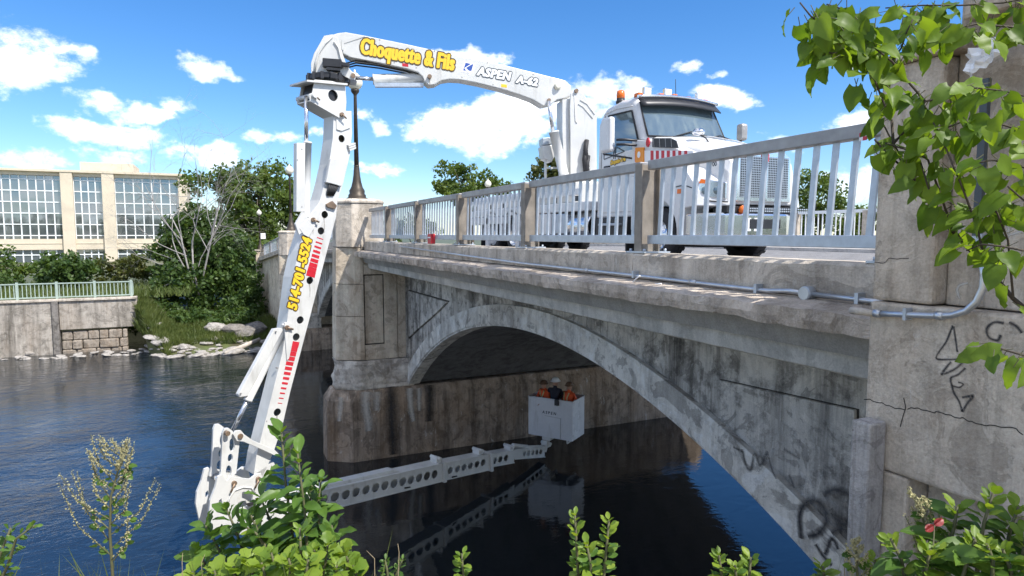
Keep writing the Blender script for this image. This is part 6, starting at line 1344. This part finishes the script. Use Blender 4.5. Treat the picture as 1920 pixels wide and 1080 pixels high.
# ================================================================== FOREGROUND PLANTS
def leaf_mesh(name, L, W, kind, mat, curl=0.25, fold=0.25, seed=0):
    rg = random.Random(seed); n = 7; vs = []; fs = []
    for i in range(n + 1):
        u = i / n
        if kind == 'heart': w = math.sin(math.pi * min(1, u * .93 + .07) ** .62) ** .8 * (1.0 if u < .97 else .2)
        elif kind == 'oval': w = math.sin(math.pi * min(1, u * .96 + .03)) ** .75
        elif kind == 'lobed': w = math.sin(math.pi * min(1, u * .95 + .04)) ** .7 * (1 + .28 * math.cos(u * 15))
        else: w = math.sin(math.pi * (u * .95 + .03)) ** 1.2
        w = max(.012, w) * W / 2; x = L * u
        if kind == 'heart' and i == 0: x = -.04 * L
        zc = -curl * L * u * u + .02 * L * rg.uniform(-1, 1)
        for s in (-1, -.5, 0, .5, 1): vs.append((x - (.10 * L if kind == 'heart' and i == 0 and abs(s) == 1 else 0), s * w, zc + fold * abs(s) * w + (.05 * L * rg.uniform(-1, 1) if abs(s) == 1 else 0)))
    for i in range(n):
        for k in range(4): a = i * 5 + k; fs.append((a, a + 1, a + 6, a + 5))
    b = MB(); b.add(vs, fs, True); me = bpy.data.meshes.new(name); me.from_pydata(b.v, [], b.f); me.polygons.foreach_set('use_smooth', b.sm); me.materials.append(mat); me.update(); return me
def orient(p, d, up, roll=0.0):
    d = Vector(d).normalized(); y = Vector(up).cross(d); y = y.normalized() if y.length > 1e-4 else d.orthogonal().normalized(); z = d.cross(y)
    m = Matrix(((d.x, y.x, z.x, p[0]), (d.y, y.y, z.y, p[1]), (d.z, y.z, z.z, p[2]), (0, 0, 0, 1))); return m @ Matrix.Rotation(roll, 4, 'X')
def put_leaf(me, m, sc, parent, name='leaf'):
    o = bpy.data.objects.new(name, me); COL.objects.link(o); o.parent = parent; o.matrix_world = m @ Matrix.Scale(sc, 4); return o
BIG = [leaf_mesh('leaf', .078, .060, 'heart', M['leaf_big'], random.uniform(.05, .55), random.uniform(.05, .6), s_) for s_ in range(10)]
SHR = [leaf_mesh('leaf', .115, .055, 'oval', M['leaf_shrub'], random.uniform(.1, .4), random.uniform(.2, .5), s_) for s_ in range(5)]
YNG = [leaf_mesh('leaf', .060, .036, 'oval', M['leaf_young'], random.uniform(0, .3), random.uniform(.1, .4), s_ + 20) for s_ in range(4)]
LOB = [leaf_mesh('leaf', .095, .085, 'lobed', M['leaf_young'], random.uniform(.1, .3), random.uniform(.1, .3), s_ + 40) for s_ in range(3)]
SML = [leaf_mesh('leaf', .050, .030, 'oval', M['leaf_shrub'], random.uniform(0, .3), random.uniform(.1, .4), s_ + 60) for s_ in range(4)]
REDL = [leaf_mesh('leaf', .050, .034, 'oval', M['leaf_red'], .2, .3, 90)]
TOC = lambda p: (-Vector(p)).normalized()

# ---- tree overhanging from the right
def overhang():
    rg = random.Random(12); t = thing('overhanging_tree', 'broad-leaved tree whose branch hangs into the top right corner', 'tree')
    d0 = 2.0
    TR = onD(2330, 440, 2.3); tb = Vector((TR.x, TR.y, -1.75))
    MB().tube([tb, tb + Vector((.03, .02, 1.4)), tb + Vector((.05, -.02, 2.6)), tb + Vector((0, 0, 4.0))], [.09, .075, .06, .035], 10).build('trunk', M['twig'], t)
    fork = [onD(2150, 520, 2.2), onD(2150, 180, 2.2), onD(2150, 760, 2.15)]
    MB().tube([tb + Vector((.03, .02, .9)), fork[0], onD(1960, 610, 2.0)], [.03, .02, .012], 7).build('branch', M['twig'], t)
    MB().tube([tb + Vector((.05, 0, 2.2)), fork[1], onD(1960, 60, 2.0)], [.03, .02, .012], 7).build('branch', M['twig'], t)
    MB().tube([tb + Vector((.02, .01, .7)), fork[2], onD(1960, 680, 1.95)], [.02, .014, .008], 7).build('branch', M['twig'], t)
    twigs = [ # pixel polylines, depth, leaf count
        ([(1960, 610), (1900, 560), (1850, 500), (1790, 440), (1735, 370), (1700, 320), (1675, 270), (1672, 225)], 2.0, 0),
        ([(1700, 320), (1665, 290), (1640, 262), (1650, 270)], 2.0, 4), ([(1735, 370), (1700, 330), (1690, 300), (1660, 240), (1640, 205)], 2.05, 7),
        ([(1735, 190), (1700, 150), (1672, 115), (1640, 90), (1600, 75), (1560, 65), (1520, 75)], 1.95, 17), ([(1672, 115), (1690, 90), (1700, 60), (1720, 20)], 2.0, 9),
        ([(1675, 270), (1720, 220), (1735, 190)], 2.0, 6), ([(1640, 90), (1620, 45), (1590, 20), (1550, 8)], 1.95, 12), ([(1600, 75), (1560, 60), (1520, 30), (1500, 5)], 1.9, 11), ([(1600, 75), (1590, 95), (1560, 100), (1530, 90)], 1.95, 8),
        ([(1735, 190), (1780, 180), (1830, 165), (1880, 170), (1960, 190)], 1.9, 13), ([(1960, 60), (1890, 50), (1830, 45), (1770, 60), (1720, 70)], 2.0, 18), ([(1960, -10), (1880, 5), (1800, 10), (1730, 10), (1660, 15)], 2.1, 16),
        ([(1790, 440), (1740, 300), (1720, 285), (1690, 278), (1660, 268)], 1.95, 11), ([(1850, 500), (1830, 420), (1800, 340), (1770, 270), (1750, 230)], 1.85, 14), ([(1790, 440), (1760, 400), (1740, 350), (1725, 300)], 1.95, 7),
        ([(1960, 260), (1900, 240), (1850, 225), (1800, 230), (1760, 245)], 1.85, 14), ([(1960, 330), (1910, 310), (1860, 300), (1810, 310)], 1.8, 12), ([(1900, 560), (1890, 450), (1870, 400), (1850, 370)], 1.85, 11), ([(1960, 400), (1925, 380), (1890, 350)], 1.8, 8),
        ([(1960, 480), (1920, 470), (1880, 462), (1840, 458), (1812, 470)], 1.8, 8), ([(1960, 680), (1915, 665), (1880, 655), (1850, 655)], 1.7, 9), ([(1660, 200), (1650, 175), (1640, 150), (1625, 130)], 1.95, 6), ([(1790, 440), (1850, 480), (1905, 500)], 1.95, 0)]
    for pl_, d, n in twigs:
        P = [onD(x, y, d + .05 * math.sin(i * 2.1)) for i, (x, y) in enumerate(pl_)]; thick = .0075 if n == 0 else .0035
        MB().tube(P, [thick * (1 - .55 * i / len(P)) for i in range(len(P))], 6).build('twig', M['twig'], t)
        n = int(n * (2.1 if max(q[1] for q in pl_) < 300 else 1.3))
        for i in range(n):
            f_ = (i + rg.random() * .8) / n * (len(P) - 1); k = min(int(f_), len(P) - 2); p = P[k].lerp(P[k + 1], f_ - k) + Vector((rg.gauss(0, .018), rg.gauss(0, .018), rg.gauss(0, .015)))
            s = rg.choice((-1, 1)); side_ = _r * rg.gauss(-.15, .65) + _fw * rg.gauss(0, .45); dn = Vector((0, 0, -1)) * rg.uniform(.15, 1.1); dr = (side_ + dn).normalized()
            pe = p + dr * .028; MB().tube([p, pe], .0012, 4, cap=False).build('petiole', M['stem'], t)
            up = (Vector((0, 0, 1)) * rg.uniform(.3, 1.1) + TOC(p) * rg.uniform(.2, 1.1) + Vector((rg.gauss(0, .3), rg.gauss(0, .3), 0)))
            put_leaf(rg.choice(BIG), orient(pe, dr, up, rg.gauss(0, .45)), rg.choice((.45, .65, .78, .88, .98)) * rg.uniform(.85, 1.1), t)
overhang()

# ---- leafy stems
def stem_plant(name, label, cat, stems, leaves, tipleaves, seed, group=None, stemr=.006, gap=.045, droop=.25, flowers=0, leaf_sc=(.7, 1.15), base_z=-1.85):
    rg = random.Random(seed); t = thing(name, label, cat, group)
    for pl_, d in stems:
        P = [onD(x, y, d) for x, y in pl_]; g = P[0]; base = Vector((g.x + rg.gauss(0, .05), g.y + rg.gauss(0, .05), base_z - max(0, d - 2.5) * .9)); P = [base, base.lerp(P[0], .6) + Vector((rg.gauss(0, .03), rg.gauss(0, .03), 0))] + P
        MB().tube(P, [stemr * (1.4 - 1.0 * i / len(P)) for i in range(len(P))], 6).build('stem', M['stem'], t)
        tot = sum((P[i + 1] - P[i]).length for i in range(1, len(P) - 1)); n = int(tot / gap); acc = 0
        for i in range(n + 1):
            f_ = i / max(1, n) * (len(P) - 2); k = 1 + min(int(f_), len(P) - 3); p = P[k].lerp(P[k + 1], f_ - int(f_) if int(f_) <= len(P) - 3 else 1.0); ax = (P[k + 1] - P[k]).normalized()
            tip = i / max(1, n) > .82; an = i * 2.4 + rg.gauss(0, .4); o1 = ax.orthogonal().normalized(); o2 = ax.cross(o1)
            for q in range(2):
                sd = o1 * math.cos(an + q * math.pi) + o2 * math.sin(an + q * math.pi); dr = (sd * 1.0 + ax * (rg.uniform(.2, .8) if not tip else 1.2) - Vector((0, 0, droop * rg.random()))).normalized()
                me = rg.choice(tipleaves if tip else leaves); put_leaf(me, orient(p + sd * .006, dr, ax + TOC(p) * .4, rg.gauss(0, .25)), rg.uniform(*leaf_sc) * (.75 if tip else 1), t)
    return t
stem_plant('leafy_shrub', 'tall dark green shrub in front of the boom knee, bottom left of centre', 'shrub', [([(560, 1085), (545, 980), (535, 900), (528, 810)], 2.3), ([(575, 1085), (575, 990), (568, 930), (558, 850)], 2.25), ([(610, 1085), (600, 1000), (596, 950), (602, 900)], 2.3), ([(470, 1085), (455, 1030), (440, 990), (425, 955)], 2.3), ([(500, 1085), (490, 1010), (470, 965)], 2.25), ([(440, 1085), (420, 1050), (400, 1010), (385, 985)], 2.3), ([(540, 1085), (520, 1010), (500, 960), (487, 930)], 2.35), ([(590, 1085), (585, 1020), (580, 960), (585, 905)], 2.4), ([(520, 1085), (510, 1040), (480, 1000), (455, 985)], 2.2), ([(620, 1085), (625, 1030), (622, 985)], 2.4), ([(400, 1095), (385, 1060), (370, 1030)], 2.35)],
           SHR, SHR + YNG[:1], 3, gap=.036, leaf_sc=(.5, 1.0))
stem_plant('young_shrub', 'bright yellow-green lobed shrub at the bottom, in front of the dark shrub', 'shrub', [([(560, 1100), (565, 1050), (562, 990)], 2.05), ([(520, 1100), (515, 1060), (508, 1035)], 2.0), ([(600, 1100), (610, 1060), (615, 1020)], 2.05), ([(650, 1100), (652, 1050), (645, 1035)], 2.1), ([(470, 1100), (475, 1070), (470, 1045)], 2.0), ([(580, 1100), (588, 1060), (590, 1030)], 1.95), ([(540, 1110), (545, 1060), (540, 1045)], 1.95), ([(500, 1110), (495, 1070), (490, 1055)], 1.95), ([(625, 1110), (630, 1075), (632, 1060)], 2.0), ([(670, 1110), (668, 1080), (662, 1060)], 2.1), ([(445, 1110), (440, 1080), (438, 1062)], 2.0), ([(410, 1110), (405, 1085), (402, 1070)], 2.1), ([(370, 1110), (365, 1090), (360, 1072)], 2.1), ([(570, 1110), (575, 1070), (578, 1050)], 1.9)], LOB + YNG + SML, LOB + YNG, 5, gap=.030, leaf_sc=(.5, .85))
stem_plant('small_sprig', 'two bright green sprigs against the dark water, bottom centre', 'plant', [([(1085, 1100), (1082, 1040), (1078, 965)], 2.1), ([(1130, 1100), (1136, 1040), (1142, 975)], 2.15), ([(1105, 1100), (1108, 1060), (1100, 1020)], 2.05)], SML + YNG, YNG, 6, gap=.022, leaf_sc=(.55, .95))
stem_plant('small_sprig', 'short bright sprig alone at the bottom edge, left of centre', 'plant', [([(872, 1110), (868, 1070), (866, 1038)], 2.2)], YNG + SML, YNG, 7, gap=.02, leaf_sc=(.5, .8))
stem_plant('small_sprig', 'grey-green sprig with bare twig tips at the bottom, right of the dark shrub', 'plant', [([(740, 1110), (742, 1080), (755, 1050)], 2.2), ([(730, 1110), (726, 1070), (722, 1050)], 2.2)], SML, SML, 8, gap=.02, leaf_sc=(.35, .6))
stem_plant('small_sprig', 'pair of green sprigs at the bottom edge below the arch foot', 'plant', [([(1355, 1110), (1352, 1070), (1348, 1040)], 2.15), ([(1400, 1110), (1405, 1080), (1408, 1045)], 2.15), ([(1378, 1110), (1380, 1080), (1378, 1060)], 2.1)], SML + YNG, YNG, 9, gap=.02, leaf_sc=(.5, .9))
stem_plant('small_sprig', 'green tuft at the bottom edge beside the timber post', 'plant', [([(1548, 1110), (1545, 1080), (1543, 1062)], 2.1), ([(1640, 1110), (1642, 1070), (1640, 1048)], 2.0)], SML + YNG, YNG, 10, gap=.02, leaf_sc=(.5, .9))
stem_plant('corner_bush', 'bright green bush in the bottom right corner before the pylon', 'bush', [([(1700, 1100), (1690, 1050), (1670, 1010)], 1.75), ([(1760, 1100), (1775, 1040), (1790, 985), (1795, 950)], 1.75), ([(1830, 1100), (1835, 1040), (1845, 980), (1862, 925)], 1.7), ([(1880, 1100), (1885, 1040), (1895, 990), (1910, 950)], 1.7), ([(1920, 1100), (1915, 1050), (1925, 1000)], 1.65), ([(1800, 1100), (1815, 1050), (1830, 1010)], 1.65), ([(1860, 1100), (1862, 1050), (1850, 1020)], 1.6), ([(1730, 1100), (1738, 1060), (1745, 1030)], 1.7), ([(1900, 1110), (1895, 1070), (1880, 1030)], 1.6)], SML + SHR[:1] + YNG[:1], YNG, 11, gap=.026, leaf_sc=(.6, 1.0))
rl = thing('red_sprig', 'small sprig with dark red leaves in the corner bush', 'plant'); p = onD(1752, 985, 1.72); MB().tube([Vector((p.x, p.y, -1.85)), p], [.004, .002], 5).build('stem', M['stem'], rl)
for k in range(4): put_leaf(REDL[0], orient(p, _r * (.7 - .45 * k) + Vector((0, 0, .5 - .3 * k)), TOC(p), k), .62, rl)
stem_plant('edge_creeper', 'leafy creeper stem at the bottom left picture edge', 'plant', [([(-10, 1110), (15, 1060), (30, 1010), (65, 985)], 2.2), ([(-25, 1110), (0, 1040), (20, 990)], 2.3)], SML, SML, 13, gap=.03, leaf_sc=(.5, .9))
# ---- flowering weeds
def weed(label, spine, d, seed, nb, spread, group='flowering weeds'):
    rg = random.Random(seed); t = thing('flowering_weed', label, 'plant', group); P = [onD(x, y, d) for x, y in spine]; base = Vector((P[0].x, P[0].y, -1.9)); P = [base] + P
    MB().tube(P, [.006 * (1 - .8 * i / len(P)) for i in range(len(P))], 6).build('stem', M['stem'], t)
    fl = MB(); br = MB(); lf = 0
    def buds(a, b, n, r0):
        for i in range(n):
            q = a.lerp(b, i / n) + Vector((rg.gauss(0, .004), rg.gauss(0, .004), rg.gauss(0, .004))); r = r0 * rg.uniform(.6, 1.3) * (1 - .4 * i / n)
            ax = [Vector((rg.gauss(0, 1), rg.gauss(0, 1), rg.gauss(0, 1))).normalized() * r for _ in range(2)]; fl.add([q + ax[0], q + ax[1], q - ax[0], q - ax[1], q + ax[0].cross(ax[1]).normalized() * r, q - ax[0].cross(ax[1]).normalized() * r], [(0, 1, 4), (1, 2, 4), (2, 3, 4), (3, 0, 4), (1, 0, 5), (2, 1, 5), (3, 2, 5), (0, 3, 5)])
    L = len(P) - 1
    for i in range(nb):
        f_ = .28 + .72 * i / nb; k = min(int(f_ * L), L - 1); p = P[k].lerp(P[k + 1], f_ * L - k); s = -1 if i % 2 else 1
        ln = spread * (1.15 - f_) * rg.uniform(.7, 1.15); e = p + _r * s * ln * rg.uniform(.35, .7) + _fw * rg.gauss(0, .3) * ln + Vector((0, 0, ln * rg.uniform(.8, 1.1))); m_ = p.lerp(e, .5) + _r * s * ln * .10 - Vector((0, 0, ln * .08))
        br.tube([p, m_, e], [.0025, .002, .001], 4, cap=False); buds(p.lerp(m_, .3), m_, 22, .0036); buds(m_, e, 40, .0036)
        if f_ < .75:
            for q in range(3): put_leaf(rg.choice(SML), orient(p.lerp(m_, rg.random()), _r * s * rg.uniform(.3, 1) + Vector((0, 0, rg.uniform(-.6, .5))), TOC(p), rg.gauss(0, .5)), rg.uniform(.4, .75), t)
    buds(P[-2], P[-1], 46, .006)
    br.build('branches', M['stem'], t); stuff(fl.build('flower_buds', M['flower'], t, recalc=False))
weed('tall pale-flowered weed standing alone before the blue water, bottom left', [(212, 1090), (206, 1000), (208, 930), (222, 880), (230, 838)], 2.1, 4, 26, .30)
weed('thin pale-flowered weed in front of the pylon, bottom right', [(1762, 1090), (1745, 1020), (1730, 970), (1718, 930)], 1.8, 6, 14, .14)
weed('short pale-flowered weed at the foot of the timber post', [(1608, 1100), (1606, 1050), (1602, 1010)], 2.0, 8, 9, .10)

# ---- grass and dry stalks on the near bank, under and between the plants
def bankp(rng):
    px_ = rng.choice([rng.uniform(-60, 330), rng.uniform(330, 720), rng.uniform(1540, 1960)]); q = onD(px_, 1100, rng.uniform(1.7, 2.5)); return [q.x, q.y, q.z - rng.uniform(.02, .30)]
grass('bank_grass', 'thin grass blades along the bottom edge between the plants', bankp, 420, .15, M['grassy'], 14, 0.07)
M['dry'] = plain('dry_stalk', (0.30, 0.24, 0.15), .8, 0, .3, 20); dst = thing('dry_stalks', 'few dry brown stalks standing among the bottom plants', 'plant'); rg = random.Random(31)
for x in (330, 372, 690, 722, 1590, 1690):
    d = rg.uniform(2.0, 2.4); a = onD(x, 1110, d); a.z -= .35; b = onD(x + rg.gauss(0, 15), rg.uniform(1035, 1062), d); MB().tube([a, a.lerp(b, .6) + _r * rg.gauss(0, .01), b, b + _r * rg.gauss(0, .01) + Vector((0, 0, .03))], [.003, .0022, .0015, .0008], 4).build('stalk', M['dry'], dst)

# ------------------------------------------------------------------ stand every thing's Empty at its base
bpy.context.view_layer.update()
for o in list(COL.objects):
    if o.type == 'EMPTY' and o.parent is None and o.location.length < 1e-6 and o.children:
        pts = [c.matrix_world @ Vector(k) for c in o.children if c.type == 'MESH' for k in c.bound_box]
        lo_ = Vector((min(p.x for p in pts), min(p.y for p in pts), min(p.z for p in pts))); hi_ = Vector((max(p.x for p in pts), max(p.y for p in pts), max(p.z for p in pts)))
        L_ = Vector(((lo_.x + hi_.x) / 2, (lo_.y + hi_.y) / 2, lo_.z)); o.location = L_
        for c in o.children: c.matrix_parent_inverse = Matrix.Translation(-L_)
